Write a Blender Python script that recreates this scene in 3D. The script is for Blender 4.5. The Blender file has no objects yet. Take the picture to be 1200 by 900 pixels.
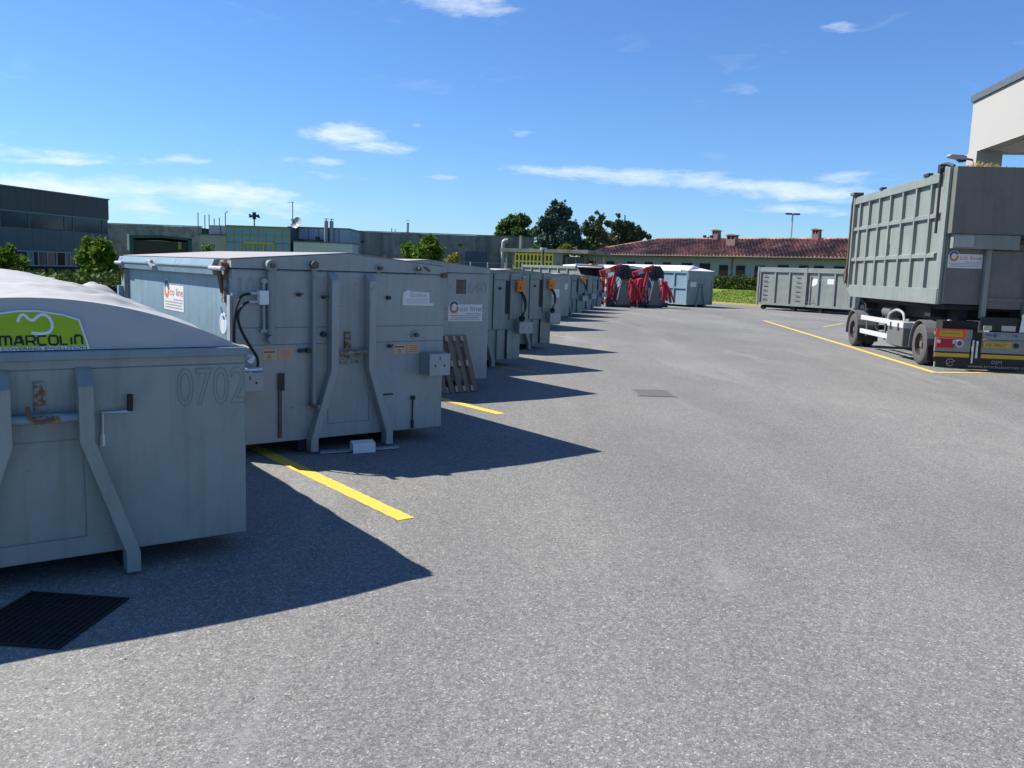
import bpy, math, random
import numpy as np
from mathutils import Vector, Matrix
random.seed(7); rng = np.random.default_rng(7)
scene = bpy.context.scene
col = scene.collection
R = math.radians

# ------------------------------------------------------------------ camera
F, PITCH, ROLL, EYE = 1000.0, 0.1325, 0.0346, 2.048
fwd = Vector((0, math.cos(PITCH), -math.sin(PITCH)))
_r = Vector((1, 0, 0)); _u = Vector((0, math.sin(PITCH), math.cos(PITCH)))
CR = _r * math.cos(ROLL) + _u * math.sin(ROLL)
CU = _u * math.cos(ROLL) - _r * math.sin(ROLL)
cd = bpy.data.cameras.new('camera'); cam = bpy.data.objects.new('camera', cd); col.objects.link(cam)
cd.sensor_width = 36; cd.lens = 36 * F / 1200; cd.clip_start = .1; cd.clip_end = 5000
m = Matrix((CR, CU, -fwd)).transposed().to_4x4(); m.translation = (0, 0, EYE)
cam.matrix_world = m
scene.camera = cam

def ray(px, py):
    return fwd * F + CR * (px - 600) - CU * (py - 450)
def at(px, py, Y):
    """the point of the place seen at that pixel of the 1200x900 photograph, Y metres ahead"""
    d = ray(px, py); return Vector((d.x / d.y * Y, Y, EYE + d.z / d.y * Y))

# ------------------------------------------------------------------ world, sun, exposure
SUN_EL, SUN_DIR = R(46.3), Vector((-.968, .251))
w = bpy.data.worlds.new("World"); scene.world = w; w.use_nodes = True
w.cycles.sampling_method = 'MANUAL'; w.cycles.sample_map_resolution = 256
N, L = w.node_tree.nodes, w.node_tree.links
N.clear()
out = N.new('ShaderNodeOutputWorld'); bg = N.new('ShaderNodeBackground'); L.new(bg.outputs[0], out.inputs[0])
sky = N.new('ShaderNodeTexSky'); sky.sky_type = 'NISHITA'; sky.sun_disc = False
sky.sun_elevation = SUN_EL
sky.sun_rotation = math.atan2(SUN_DIR.x, SUN_DIR.y)
sky.air_density = 1.0; sky.dust_density = .15; sky.ozone_density = 1.6; sky.altitude = 100
SKY_STRENGTH = .052
bg.inputs['Strength'].default_value = SKY_STRENGTH
geo = N.new('ShaderNodeTexCoord')
dirn = geo.outputs['Generated']
def vmath(op, a, b):
    n = N.new('ShaderNodeVectorMath'); n.operation = op
    L.new(a, n.inputs[0])
    if isinstance(b, (tuple, Vector)): n.inputs[1].default_value = tuple(b)
    else: L.new(b, n.inputs[1])
    return n
def wmath(op, a, b=None, c=None, clamp=False):
    n = N.new('ShaderNodeMath'); n.operation = op; n.use_clamp = clamp
    for i, v in enumerate((a, b, c)):
        if v is None: continue
        if isinstance(v, (int, float)): n.inputs[i].default_value = v
        else: L.new(v, n.inputs[i])
    return n.outputs[0]
mp = N.new('ShaderNodeMapping'); mp.inputs['Scale'].default_value = (7, 7, 30); L.new(dirn, mp.inputs[0])
nz = N.new('ShaderNodeTexNoise'); nz.inputs['Scale'].default_value = 1.6; nz.inputs['Detail'].default_value = 6
nz.inputs['Roughness'].default_value = .62; nz.inputs['Distortion'].default_value = .7; L.new(mp.outputs[0], nz.inputs['Vector'])
mp2 = N.new('ShaderNodeMapping'); mp2.inputs['Scale'].default_value = (22, 22, 75); mp2.inputs['Rotation'].default_value = (0, .05, 0); L.new(dirn, mp2.inputs[0])
nz2 = N.new('ShaderNodeTexNoise'); nz2.inputs['Scale'].default_value = 1.5; nz2.inputs['Detail'].default_value = 5
nz2.inputs['Roughness'].default_value = .6; L.new(mp2.outputs[0], nz2.inputs['Vector'])
# clouds: direction of centre (pixel), half width, half height, tilt, density
CL = [(405, 158, 50, 15, .06, 1.6), (440, 171, 52, 8, .08, 1.3), (40, 180, 110, 9, .06, 1.1), (70, 189, 90, 6, .02, 1.2), (211, 187, 30, 6, .05, 1.1),
      (55, 220, 120, 15, .08, 1.3), (160, 232, 48, 24, .35, 1.0), (262, 224, 95, 15, .06, 1.35), (310, 240, 75, 22, .1, 1.0), (385, 189, 58, 7, .04, .8),
      (538, 4, 62, 13, .1, 1.15), (645, 4, 26, 6, 0, .7), (690, 204, 120, 8, .05, 1.1), (790, 212, 165, 13, .07, 1.15), (930, 222, 150, 13, .06, 1.1),
      (985, 212, 70, 12, -.02, .9), (518, 209, 34, 5, .03, .9), (985, 32, 22, 7, 0, .75), (605, 156, 20, 4, 0, .6), (636, 185, 32, 6, .1, .5),
      (874, 107, 26, 11, 0, .35), (940, 247, 70, 8, .04, .9), (370, 208, 40, 8, 0, .6), (85, 159, 22, 6, 0, .45), (488, 147, 9, 3, 0, .8)]
total = None
for (px, py, rx, ry, tilt, dens) in CL:
    c = ray(px, py).normalized()
    e1 = (CR * math.cos(tilt) - CU * math.sin(tilt)); e1 = (e1 - c * e1.dot(c)).normalized(); e2 = c.cross(e1)
    k = F / 1.0
    a = vmath('DOT_PRODUCT', dirn, e1 * (k / rx)); b = vmath('DOT_PRODUCT', dirn, e2 * (k / ry)); f_ = vmath('DOT_PRODUCT', dirn, c)
    fr = wmath('MULTIPLY', wmath('MINIMUM', f_.outputs['Value'], 0.0), 100.0)
    cx = N.new('ShaderNodeCombineXYZ'); L.new(a.outputs['Value'], cx.inputs[0]); L.new(b.outputs['Value'], cx.inputs[1]); L.new(fr, cx.inputs[2])
    ln = N.new('ShaderNodeVectorMath'); ln.operation = 'LENGTH'; L.new(cx.outputs[0], ln.inputs[0])
    mk = wmath('MULTIPLY', wmath('SUBTRACT', 1.3, ln.outputs['Value'], clamp=True), dens)
    total = mk if total is None else wmath('MAXIMUM', total, mk)
# a few faint wisps everywhere else, so that the sky goes on outside the frame
wisp = wmath('MULTIPLY', wmath('SUBTRACT', nz.outputs['Fac'], .60, clamp=True), 1.0)
n1 = wmath('ADD', wmath('MULTIPLY', nz.outputs['Fac'], 1.5), wmath('MULTIPLY', nz2.outputs['Fac'], 1.1))
dens = wmath('MULTIPLY', wmath('SUBTRACT', wmath('ADD', wmath('MULTIPLY', total, .62), n1), 1.58), .92, clamp=True)
dens = wmath('MULTIPLY', dens, wmath('MULTIPLY', total, 2.2, clamp=True))
dens = wmath('MAXIMUM', dens, wmath('MULTIPLY', wisp, .5), clamp=True)
tint = N.new('ShaderNodeMix'); tint.data_type = 'RGBA'; tint.blend_type = 'MULTIPLY'; tint.inputs['Factor'].default_value = 1
L.new(sky.outputs[0], tint.inputs['A']); tint.inputs['B'].default_value = (.82, 1.24, 1.84, 1)
mx = N.new('ShaderNodeMix'); mx.data_type = 'RGBA'; L.new(dens, mx.inputs['Factor'])
L.new(tint.outputs['Result'], mx.inputs['A']); mx.inputs['B'].default_value = (11.6, 12.6, 13.4, 1)
L.new(mx.outputs['Result'], bg.inputs['Color'])

sl = bpy.data.lights.new('sun', 'SUN'); sl.energy = 5.0; sl.angle = R(.53); sl.color = (1, .94, .87)
so = bpy.data.objects.new('sun', sl); col.objects.link(so)
sd = Vector((SUN_DIR.x * math.cos(SUN_EL), SUN_DIR.y * math.cos(SUN_EL), math.sin(SUN_EL)))
so.rotation_euler = sd.to_track_quat('Z', 'Y').to_euler(); so.location = (0, 0, 60)
scene.view_settings.view_transform = 'Standard'; scene.view_settings.look = 'None'
scene.view_settings.exposure = 0.72; scene.view_settings.gamma = 1

# ------------------------------------------------------------------ materials
MATS = {}
class Mt:
    def __init__(s, name, rough=.5, metal=0.0, spec=.5):
        s.m = bpy.data.materials.new(name); s.m.use_nodes = True; MATS[name] = s.m
        s.n = s.m.node_tree.nodes; s.l = s.m.node_tree.links; s.b = s.n['Principled BSDF']
        s.b.inputs['Roughness'].default_value = rough; s.b.inputs['Metallic'].default_value = metal
        s.b.inputs['Specular IOR Level'].default_value = spec
        s.g = s.n.new('ShaderNodeNewGeometry')
    def noise(s, scale=1, sc=(1, 1, 1), detail=5, rough=.55, dist=0, coord=None):
        mpn = s.n.new('ShaderNodeMapping'); mpn.inputs['Scale'].default_value = sc
        if coord == 'object':
            tc = s.n.new('ShaderNodeTexCoord'); s.l.new(tc.outputs['Object'], mpn.inputs[0])
        else: s.l.new(s.g.outputs['Position'], mpn.inputs[0])
        t = s.n.new('ShaderNodeTexNoise'); t.inputs['Scale'].default_value = scale; t.inputs['Detail'].default_value = detail
        t.inputs['Roughness'].default_value = rough; t.inputs['Distortion'].default_value = dist
        s.l.new(mpn.outputs[0], t.inputs['Vector']); return t.outputs['Fac']
    def ramp(s, fac, stops):
        r = s.n.new('ShaderNodeValToRGB'); e = r.color_ramp.elements
        while len(e) < len(stops): e.new(.5)
        for el, (p, c) in zip(e, stops):
            el.position = p; el.color = (*c, 1) if len(c) == 3 else c
        s.l.new(fac, r.inputs[0]); return r.outputs[0]
    def mix(s, fac, a, b, mode='MIX'):
        x = s.n.new('ShaderNodeMix'); x.data_type = 'RGBA'; x.blend_type = mode
        for key, v in (('Factor', fac), ('A', a), ('B', b)):
            if isinstance(v, (int, float)): x.inputs[key].default_value = v
            elif isinstance(v, tuple): x.inputs[key].default_value = (*v, 1)
            else: s.l.new(v, x.inputs[key])
        return x.outputs['Result']
    def math(s, op, a, b=0.0, clamp=True):
        n = s.n.new('ShaderNodeMath'); n.operation = op; n.use_clamp = clamp
        for i, v in enumerate((a, b)):
            if isinstance(v, (int, float)): n.inputs[i].default_value = v
            else: s.l.new(v, n.inputs[i])
        return n.outputs[0]
    def color(s, c):
        if isinstance(c, tuple): s.b.inputs['Base Color'].default_value = (*c, 1)
        else: s.l.new(c, s.b.inputs['Base Color'])
    def roughness(s, f, lo, hi):
        mr = s.n.new('ShaderNodeMapRange'); s.l.new(f, mr.inputs[0]); mr.inputs[3].default_value = lo; mr.inputs[4].default_value = hi
        s.l.new(mr.outputs[0], s.b.inputs['Roughness'])
    def bump(s, f, strength=.3, dist=.01):
        b = s.n.new('ShaderNodeBump'); b.inputs['Strength'].default_value = strength; b.inputs['Distance'].default_value = dist
        s.l.new(f, b.inputs['Height']); s.l.new(b.outputs[0], s.b.inputs['Normal'])

def scl(c, k): return tuple(min(1, x * k) for x in c)
def paint(name, c, rust=.35, dirt=.5, rough=.42, spec=.4):
    """weathered machine paint: uneven fading, rain streaks, chips and rust blooms"""
    t = Mt(name, rough, 0, spec)
    big = t.noise(1.3, detail=4); streak = t.noise(1.0, (9, 9, .7), 6, .6); fine = t.noise(14, detail=6, rough=.65); chip = t.noise(6.5, detail=8, rough=.7, dist=.4)
    base = t.mix(t.math('MULTIPLY', t.ramp(big, [(.35, (0, 0, 0)), (.7, (1, 1, 1))]), .8), c, scl(c, 1.22))
    base = t.mix(t.math('MULTIPLY', t.ramp(streak, [(.5, (0, 0, 0)), (.72, (1, 1, 1))]), dirt), base, scl((c[0] * 1.0, c[1] * .93, c[2] * .84), .72))
    base = t.mix(t.math('MULTIPLY', fine, .22), base, scl(c, .78))
    if rust:
        base = t.mix(t.math('MULTIPLY', t.ramp(chip, [(.66, (0, 0, 0)), (.705, (1, 1, 1))]), rust), base, (.10, .045, .022))
        run = t.noise(1.0, (16, 16, .55), 5, .6); where = t.noise(.9, detail=3)
        k_ = t.math('MULTIPLY', t.ramp(run, [(.60, (0, 0, 0)), (.68, (1, 1, 1))]), t.ramp(where, [(.50, (0, 0, 0)), (.62, (1, 1, 1))]))
        base = t.mix(t.math('MULTIPLY', k_, rust), base, (.15, .085, .05))
        scr = t.noise(2.2, (1, 1, 26), 7, .75, 1.2)
        base = t.mix(t.math('MULTIPLY', t.ramp(scr, [(.665, (0, 0, 0)), (.69, (1, 1, 1))]), .45), base, scl(c, 1.7))
        smear = t.noise(1.7, (1.6, 1.6, .8), 8, .7, 1.5)
        base = t.mix(t.math('MULTIPLY', t.ramp(smear, [(.52, (0, 0, 0)), (.72, (1, 1, 1))]), .35), base, scl((c[0] * 1.02, c[1] * .96, c[2] * .9), .6))
    t.color(base); t.roughness(fine, rough - .08, rough + .2)
    t.bump(t.math('ADD', t.math('MULTIPLY', t.noise(1.9, detail=2), .8), t.math('MULTIPLY', chip, .06)), .5, .035)
    return t.m
def plain(name, c, rough=.6, metal=0, var=.25, scale=8, spec=.4, bump=.15):
    t = Mt(name, rough, metal, spec); n = t.noise(scale, detail=6, rough=.6)
    t.color(t.mix(n, scl(c, 1 - var), scl(c, 1 + var))); t.bump(n, bump, .006); return t.m

C_BLUE = paint('grey_blue_container_paint', (.235, .275, .262))
C_GREY = paint('grey_container_paint', (.305, .325, .315), rust=.5)
C_PALE = paint('faded_blue_side_paint', (.185, .275, .33), rust=.3)
C_TRAIL = paint('grey_green_container_paint', (.20, .225, .208), rust=.35, dirt=.6)
C_TRAILD = paint('dark_grey_green_paint', (.135, .135, .122), rust=.2, dirt=.4)
C_RIMB = paint('rim_paint', (.17, .235, .27), rust=.5)
LIDM = plain('weathered_lid_steel', (.36, .34, .32), .7, var=.14, scale=2.2)
RUST = plain('rusty_steel', (.16, .085, .045), .85, var=.5, scale=22)
RUSTP = Mt('patchy_rust_over_paint', .75, 0, .3); n = RUSTP.noise(16, detail=7, rough=.75); n2 = RUSTP.noise(45, detail=4)
RUSTP.color(RUSTP.mix(RUSTP.ramp(n, [(.47, (0, 0, 0)), (.54, (1, 1, 1))]), (.24, .28, .26), RUSTP.mix(n2, (.07, .04, .025), (.28, .14, .06)))); RUSTP.bump(n, .6, .004); RUSTP = RUSTP.m
BROWNR = plain('worn_brown_steel', (.12, .095, .075), .8, var=.5, scale=30)
BLACKR = plain('black_rubber', (.016, .016, .017), .6)
TYRE = plain('tyre_rubber', (.075, .072, .068), .9, var=.2, scale=14)
DARK = plain('dark_steel', (.028, .030, .033), .6)
DARKM = plain('dark_underside', (.018, .018, .019), .8)
GALV = plain('galvanised_steel', (.50, .52, .53), .4, .45, var=.12)
STEELW = plain('dull_white_steel', (.62, .63, .62), .5)
BOXG = plain('pale_grey_bracket', (.34, .36, .36), .5, var=.12)
WHITEM = plain('white_sheet_metal', (.72, .72, .70), .5, var=.05)
STK = plain('white_sticker', (.66, .66, .65), .5, var=.08, scale=20, bump=0)
STKG = plain('grey_print', (.30, .30, .31), .6, bump=0)
STKO = plain('faded_orange_sticker', (.56, .36, .22), .6, var=.12, scale=20, bump=0)
STKD = plain('dark_print', (.09, .08, .10), .6, bump=0)
STKR = plain('red_brown_print', (.42, .13, .07), .6, bump=0)
STKB = plain('navy_print', (.05, .09, .22), .6, bump=0)
STKOR = plain('orange_print', (.62, .17, .03), .6, bump=0)
STKLB = plain('light_blue_print', (.42, .62, .80), .6, bump=0)
LIME = plain('lime_green_print', (.33, .47, .012), .6, var=.08, bump=0)
WPRINT = plain('white_print', (.72, .74, .76), .6, var=.05, bump=0)
BPRINT = plain('black_print', (.02, .022, .02), .6, bump=0)
REDP = plain('bright_red_paint', (.55, .035, .045), .4, var=.2)
REDD = plain('shaded_red_paint', (.36, .014, .036), .5, var=.3)  # crane red darkened in colour for the parts standing in shade
ORANGE = plain('orange_paint', (.62, .20, .02), .5, var=.1)
REFL_R = plain('red_reflective', (.75, .09, .03), .35, var=.05, bump=0)
REFL_Y = plain('yellow_reflective', (.55, .34, .02), .35, var=.1, scale=30, bump=0)
LAMPR = plain('red_lamp_lens', (.40, .008, .03), .15, var=.1, bump=0)
LAMPC = plain('clear_lamp_lens', (.55, .55, .55), .15, var=.1, bump=0)
CHROME = plain('worn_aluminium', (.23, .23, .225), .42, .6, var=.18, scale=16)
ALU = plain('white_aluminium_rail', (.52, .53, .53), .4, .1, var=.06)
PLATEY = plain('yellow_number_plate', (.50, .33, .02), .4, bump=0)
CREAM = plain('cream_board', (.50, .46, .38), .6)
GLASSD = Mt('dark_window_glass', .15, 0, .35); GLASSD.color(GLASSD.mix(GLASSD.noise(.6), (.012, .022, .035), (.03, .05, .07))); GLASSD = GLASSD.m
GLASSB = Mt('blue_mirror_glass', .1, 0, .8); GLASSB.color(GLASSB.mix(GLASSB.noise(.8), (.045, .15, .24), (.07, .20, .30))); GLASSB = GLASSB.m
YFRAME = plain('yellow_frame_paint', (.72, .60, .08), .5, var=.1)
YDULL = plain('ochre_frame_paint', (.30, .25, .03), .5, var=.1)
PLASTER = plain('white_plaster', (.37, .362, .34), .8, var=.04, scale=1.5)
PLASTG = plain('grey_plaster', (.42, .42, .40), .85, var=.1, scale=1.2)
COPING = plain('slate_grey_coping', (.10, .11, .125), .5)
PLAST2 = plain('cream_house_wall', (.33, .345, .33), .9, var=.1, scale=.6)
SHUT = plain('brown_shutter', (.09, .045, .03), .7)
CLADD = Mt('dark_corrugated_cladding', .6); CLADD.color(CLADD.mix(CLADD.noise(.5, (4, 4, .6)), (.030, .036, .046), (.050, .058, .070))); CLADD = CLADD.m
CLADL = Mt('mid_grey_cladding', .6); CLADL.color(CLADL.mix(CLADL.noise(.5, (4, 4, .6)), (.050, .072, .100), (.068, .095, .13))); CLADL = CLADL.m
def concrete(name, a, b, c3):
    t = Mt(name, .9, 0, .2); n = t.noise(.35, (3, 3, .25), 7, .65); n2 = t.noise(1.2, detail=6)
    base = t.mix(t.ramp(n, [(.38, (0, 0, 0)), (.62, (1, 1, 1))]), a, b)
    t.color(t.mix(t.ramp(n2, [(.45, (0, 0, 0)), (.75, (1, 1, 1))]), base, c3)); return t.m
CONC = concrete('weathered_pale_concrete', (.24, .23, .21), (.34, .32, .29), (.13, .13, .13))
CONCD = concrete('weathered_dark_concrete', (.17, .165, .15), (.28, .265, .235), (.12, .125, .125))

# asphalt
t = Mt('worn_asphalt', .92, 0, .25)
fine = t.noise(150, detail=2, rough=.7); mid = t.noise(24, detail=4, rough=.7); big = t.noise(.22, detail=5, rough=.6); tracks = t.noise(.16, (1.6, .22, 1), 6, .6, .5)
def cells(sc_, randomness=1.0):
    v = t.n.new('ShaderNodeTexVoronoi'); v.inputs['Scale'].default_value = sc_; t.l.new(t.g.outputs['Position'], v.inputs['Vector']); return v.outputs['Color']
base = t.mix(t.ramp(fine, [(.30, (0, 0, 0)), (.70, (1, 1, 1))]), (.095, .096, .091), (.335, .33, .305))
stone = t.ramp(cells(98), [(.12, (.42, .42, .42)), (.45, (.85, .85, .85)), (.80, (1.35, 1.34, 1.30)), (.93, (2.6, 2.58, 2.5))])
base = t.mix(.62, base, stone, 'MULTIPLY')
stone2 = t.ramp(cells(42), [(.15, (.72, .72, .73)), (.5, (1, 1, 1)), (.88, (1.30, 1.30, 1.28))])
base = t.mix(.6, base, stone2, 'MULTIPLY')
base = t.mix(t.math('MULTIPLY', t.ramp(mid, [(.4, (0, 0, 0)), (.75, (1, 1, 1))]), .30), base, (.20, .20, .195))
base = t.mix(1.0, base, t.ramp(big, [(.3, (.86, .86, .88)), (.7, (1.10, 1.10, 1.08))]), 'MULTIPLY')
base = t.mix(1.0, base, t.ramp(tracks, [(.35, (.86, .86, .865)), (.65, (1.10, 1.10, 1.09))]), 'MULTIPLY')
stain = t.noise(.55, (1, .8, 1), 6, .65, .8)
base = t.mix(t.math('MULTIPLY', t.ramp(stain, [(.56, (0, 0, 0)), (.74, (1, 1, 1))]), .38), base, (.12, .12, .12))
pale = t.noise(.42, (1.8, .30, 1), 7, .65, .6)
base = t.mix(t.math('MULTIPLY', t.ramp(pale, [(.56, (0, 0, 0)), (.70, (1, 1, 1))]), .35), base, (.36, .355, .335))
spot = t.noise(3.1, detail=3, rough=.4)
base = t.mix(t.math('MULTIPLY', t.ramp(spot, [(.74, (0, 0, 0)), (.78, (1, 1, 1))]), .5), base, (.09, .09, .09))
t.color(base); t.bump(stone, .6, .005); ASPH = t.m
t = Mt('yellow_road_paint', .75, 0, .3); n = t.noise(120, detail=3, rough=.7); n2 = t.noise(9, detail=6, rough=.7)
b = t.mix(t.ramp(n, [(.35, (0, 0, 0)), (.65, (1, 1, 1))]), (.60, .40, .045), (.86, .60, .09))
n3 = t.noise(170, detail=2, rough=.7); b = t.mix(t.math('MULTIPLY', t.ramp(n3, [(.56, (0, 0, 0)), (.66, (1, 1, 1))]), .7), b, (.25, .23, .19))
t.color(t.mix(t.math('MULTIPLY', t.ramp(n2, [(.56, (0, 0, 0)), (.68, (1, 1, 1))]), .6), b, (.30, .26, .16))); t.bump(n, .4, .004); YELLOW = t.m
t = Mt('worn_yellow_road_paint', .8, 0, .3); n2 = t.noise(7, detail=7, rough=.75)
t.color(t.mix(t.ramp(n2, [(.42, (0, 0, 0)), (.62, (1, 1, 1))]), (.50, .38, .13), (.28, .26, .21))); YWORN = t.m
t = Mt('lawn', .95, 0, .1); n = t.noise(3, detail=8, rough=.7); n2 = t.noise(.4)
t.color(t.mix(n, t.mix(n2, (.07, .125, .018), (.12, .19, .03)), (.22, .28, .055))); t.bump(n, .8, .05); LAWN = t.m
t = Mt('far_ground', .95, 0, .1); t.color(t.mix(t.noise(.05, detail=6), (.06, .09, .03), (.11, .12, .06))); FARG = t.m
def leafmat(name, a, b, c=None, trans=.25):
    t = Mt(name, .65, 0, .12); n = t.noise(2.2, detail=4); n2 = t.noise(11, detail=2)
    colr = t.mix(t.ramp(n, [(.35, (0, 0, 0)), (.65, (1, 1, 1))]), a, b)
    colr = t.mix(t.math('MULTIPLY', n2, .5), colr, c or b); t.color(colr)
    t.b.inputs['Transmission Weight'].default_value = 0
    tr = t.n.new('ShaderNodeBsdfTranslucent'); t.l.new(colr, tr.inputs[0]); ms = t.n.new('ShaderNodeMixShader'); ms.inputs[0].default_value = trans
    t.l.new(t.b.outputs[0], ms.inputs[1]); t.l.new(tr.outputs[0], ms.inputs[2]); t.l.new(ms.outputs[0], t.n['Material Output'].inputs[0]); return t.m
LF_BRIGHT = leafmat('bright_green_leaves', (.055, .11, .012), (.10, .19, .02), (.17, .26, .03), .35)
LF_MID = leafmat('green_leaves', (.075, .13, .035), (.12, .19, .05))
LF_HEDGE = leafmat('hedge_leaves', (.035, .065, .012), (.065, .11, .02), (.13, .17, .04), .12)
LF_DARK = leafmat('dark_blue_green_needles', (.045, .085, .065), (.08, .13, .095), (.11, .17, .12), .1)
LF_PINE = leafmat('olive_pine_needles', (.075, .11, .05), (.12, .16, .07), (.15, .17, .08), .15)
LF_YEL = leafmat('yellow_green_leaves', (.20, .21, .02), (.30, .30, .03), (.13, .16, .02), .3)
LF_DRY = leafmat('dry_grass_stalks', (.30, .24, .08), (.46, .40, .15), (.52, .46, .12), .3)
BARK = plain('bark', (.06, .045, .035), .95, var=.4)
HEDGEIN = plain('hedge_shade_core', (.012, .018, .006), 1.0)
WOOD = Mt('weathered_pallet_wood', .9, 0, .2); n = WOOD.noise(3, (12, 12, 1.2), 6, .6); WOOD.color(WOOD.mix(n, (.12, .085, .062), (.30, .22, .165))); WOOD.bump(n, .5, .004); WOOD = WOOD.m
WOODE = plain('pale_pallet_block', (.46, .33, .25), .9, var=.25, scale=20)
t = Mt('tarpaulin', .62, 0, .3); n = t.noise(.9, (1, 1, 1), 5, .5, .3); n2 = t.noise(9, detail=4)
t.color(t.mix(n, (.37, .37, .35), (.46, .46, .43))); t.bump(t.math('ADD', t.math('MULTIPLY', t.noise(2.2, (1, 1, 1), 2, .5, .8), .8), 0.0), .5, .05); TARP = t.m
t = Mt('white_blotched_tarpaulin', .7, 0, .3); t.color(t.mix(t.noise(2.2, detail=6), (.50, .50, .46), (.80, .80, .76))); TARP2 = t.m
t = Mt('terracotta_roof_tiles', .9, 0, .2); n = t.noise(.30, detail=5, rough=.7); n2 = t.noise(2.6, (1, 1, 1), 4, .75)
b = t.mix(t.ramp(n2, [(.36, (0, 0, 0)), (.54, (1, 1, 1))]), (.20, .12, .09), (.56, .30, .21))
t.color(t.mix(t.ramp(n, [(.44, (0, 0, 0)), (.58, (.85, .85, .85))]), b, (.14, .10, .085))); TILE = t.m
TILEV = plain('shaded_valley_tiles', (.06, .035, .03), .95)
BRICKC = plain('brick_chimney', (.22, .14, .12), .9, var=.3)

# ------------------------------------------------------------------ mesh helpers
class MB:
    def __init__(s): s.v = []; s.f = []
    def add(s, vs, fs):
        k = len(s.v); s.v += [tuple(p) for p in vs]; s.f += [tuple(i + k for i in q) for q in fs]; return s
    def box(s, x0, x1, y0, y1, z0, z1):
        return s.add([(x0, y0, z0), (x1, y0, z0), (x1, y1, z0), (x0, y1, z0), (x0, y0, z1), (x1, y0, z1), (x1, y1, z1), (x0, y1, z1)],
                     [(0, 3, 2, 1), (4, 5, 6, 7), (0, 1, 5, 4), (1, 2, 6, 5), (2, 3, 7, 6), (3, 0, 4, 7)])
    def prism(s, pts, a, b, axis='y'):
        """pts = outline in the plane across the axis; (x,z) for y, (y,z) for x, (x,y) for z"""
        n = len(pts)
        def P(p, t):
            return {'y': (p[0], t, p[1]), 'x': (t, p[0], p[1]), 'z': (p[0], p[1], t)}[axis]
        vs = [P(p, a) for p in pts] + [P(p, b) for p in pts]
        fs = [tuple(range(n)), tuple(range(2 * n - 1, n - 1, -1))] + [(i, i + n, (i + 1) % n + n, (i + 1) % n) for i in range(n)]
        return s.add(vs, fs)
    def tube(s, pts, r, seg=8, r2=None, cap=True):
        pts = [Vector(p) for p in pts]; n = len(pts); rings = []; up = None
        for i, p in enumerate(pts):
            d = (pts[min(i + 1, n - 1)] - pts[max(i - 1, 0)]).normalized()
            if up is None: up = Vector((0, 0, 1)) if abs(d.z) < .9 else Vector((1, 0, 0))
            a = d.cross(up).normalized(); b = a.cross(d).normalized(); up = b
            rr = r if r2 is None else r + (r2 - r) * i / (n - 1)
            rings.append([p + (a * math.cos(2 * math.pi * k / seg) + b * math.sin(2 * math.pi * k / seg)) * rr for k in range(seg)])
        vs = [q for ring in rings for q in ring]; fs = []
        for i in range(n - 1):
            for k in range(seg): fs.append((i * seg + k, i * seg + (k + 1) % seg, (i + 1) * seg + (k + 1) % seg, (i + 1) * seg + k))
        if cap: fs += [tuple(range(seg - 1, -1, -1)), tuple(range((n - 1) * seg, n * seg))]
        return s.add(vs, fs)
    def lathe(s, prof, c, axis=(1, 0, 0), seg=28):
        ax = Vector(axis).normalized(); a = ax.cross(Vector((0, 0, 1))) if abs(ax.z) < .9 else Vector((1, 0, 0)); a.normalize(); b = ax.cross(a); c = Vector(c)
        vs = []
        for (r, h) in prof:
            for k in range(seg):
                an = 2 * math.pi * k / seg; vs.append(c + ax * h + (a * math.cos(an) + b * math.sin(an)) * r)
        fs = [(i * seg + k, i * seg + (k + 1) % seg, (i + 1) * seg + (k + 1) % seg, (i + 1) * seg + k) for i in range(len(prof) - 1) for k in range(seg)]
        return s.add(vs, fs)
    def disc(s, c, r, h, axis=(0, -1, 0), seg=16):
        ax = Vector(axis); return s.tube([Vector(c), Vector(c) + ax * h], r, seg)
    def beam(s, p, q, w, h, up=(0, 0, 1)):
        p, q = Vector(p), Vector(q); d = (q - p).normalized(); up = Vector(up)
        if abs(d.dot(up)) > .98: up = Vector((0, 1, 0))
        a = d.cross(up).normalized(); b = a.cross(d)
        vs = [o + a * sx * w / 2 + b * sz * h / 2 for o in (p, q) for sx, sz in ((-1, -1), (1, -1), (1, 1), (-1, 1))]
        return s.add(vs, [(0, 1, 2, 3), (7, 6, 5, 4), (0, 4, 5, 1), (1, 5, 6, 2), (2, 6, 7, 3), (3, 7, 4, 0)])
    def mesh(s, name):
        me = bpy.data.meshes.new(name); me.from_pydata(s.v, [], s.f); me.update(); return me
def obj(name, mb, mat, parent=None, kind=None, bevel=0, smooth=False, label=None):
    me = mb.mesh(name) if isinstance(mb, MB) else mb
    if mat and not me.materials: me.materials.append(mat)
    o = bpy.data.objects.new(name, me); col.objects.link(o); o.parent = parent
    if kind: o['kind'] = kind
    if label: o['label'] = label
    if isinstance(mb, MB) and len(me.polygons):
        import bmesh
        b = bmesh.new(); b.from_mesh(me); bmesh.ops.recalc_face_normals(b, faces=b.faces); b.to_mesh(me); b.free()
    if smooth:
        for p in me.polygons: p.use_smooth = True
        me.set_sharp_from_angle(angle=R(40))
    if bevel:
        md = o.modifiers.new('bevel', 'BEVEL'); md.width = bevel; md.segments = 2; md.limit_method = 'ANGLE'; md.angle_limit = R(35)
    return o
def B(*a): return MB().box(*a)
def thing(name, label, cat, loc=(0, 0, 0), rz=0, group=None):
    o = bpy.data.objects.new(name, None); col.objects.link(o); o.location = loc; o.rotation_euler = (0, 0, rz)
    o.empty_display_size = .2
    o['label'] = label; o['category'] = cat
    if group: o['group'] = group
    return o
def tag(o, label, cat, group=None):
    o['label'] = label; o['category'] = cat
    if group: o['group'] = group
    return o
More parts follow.
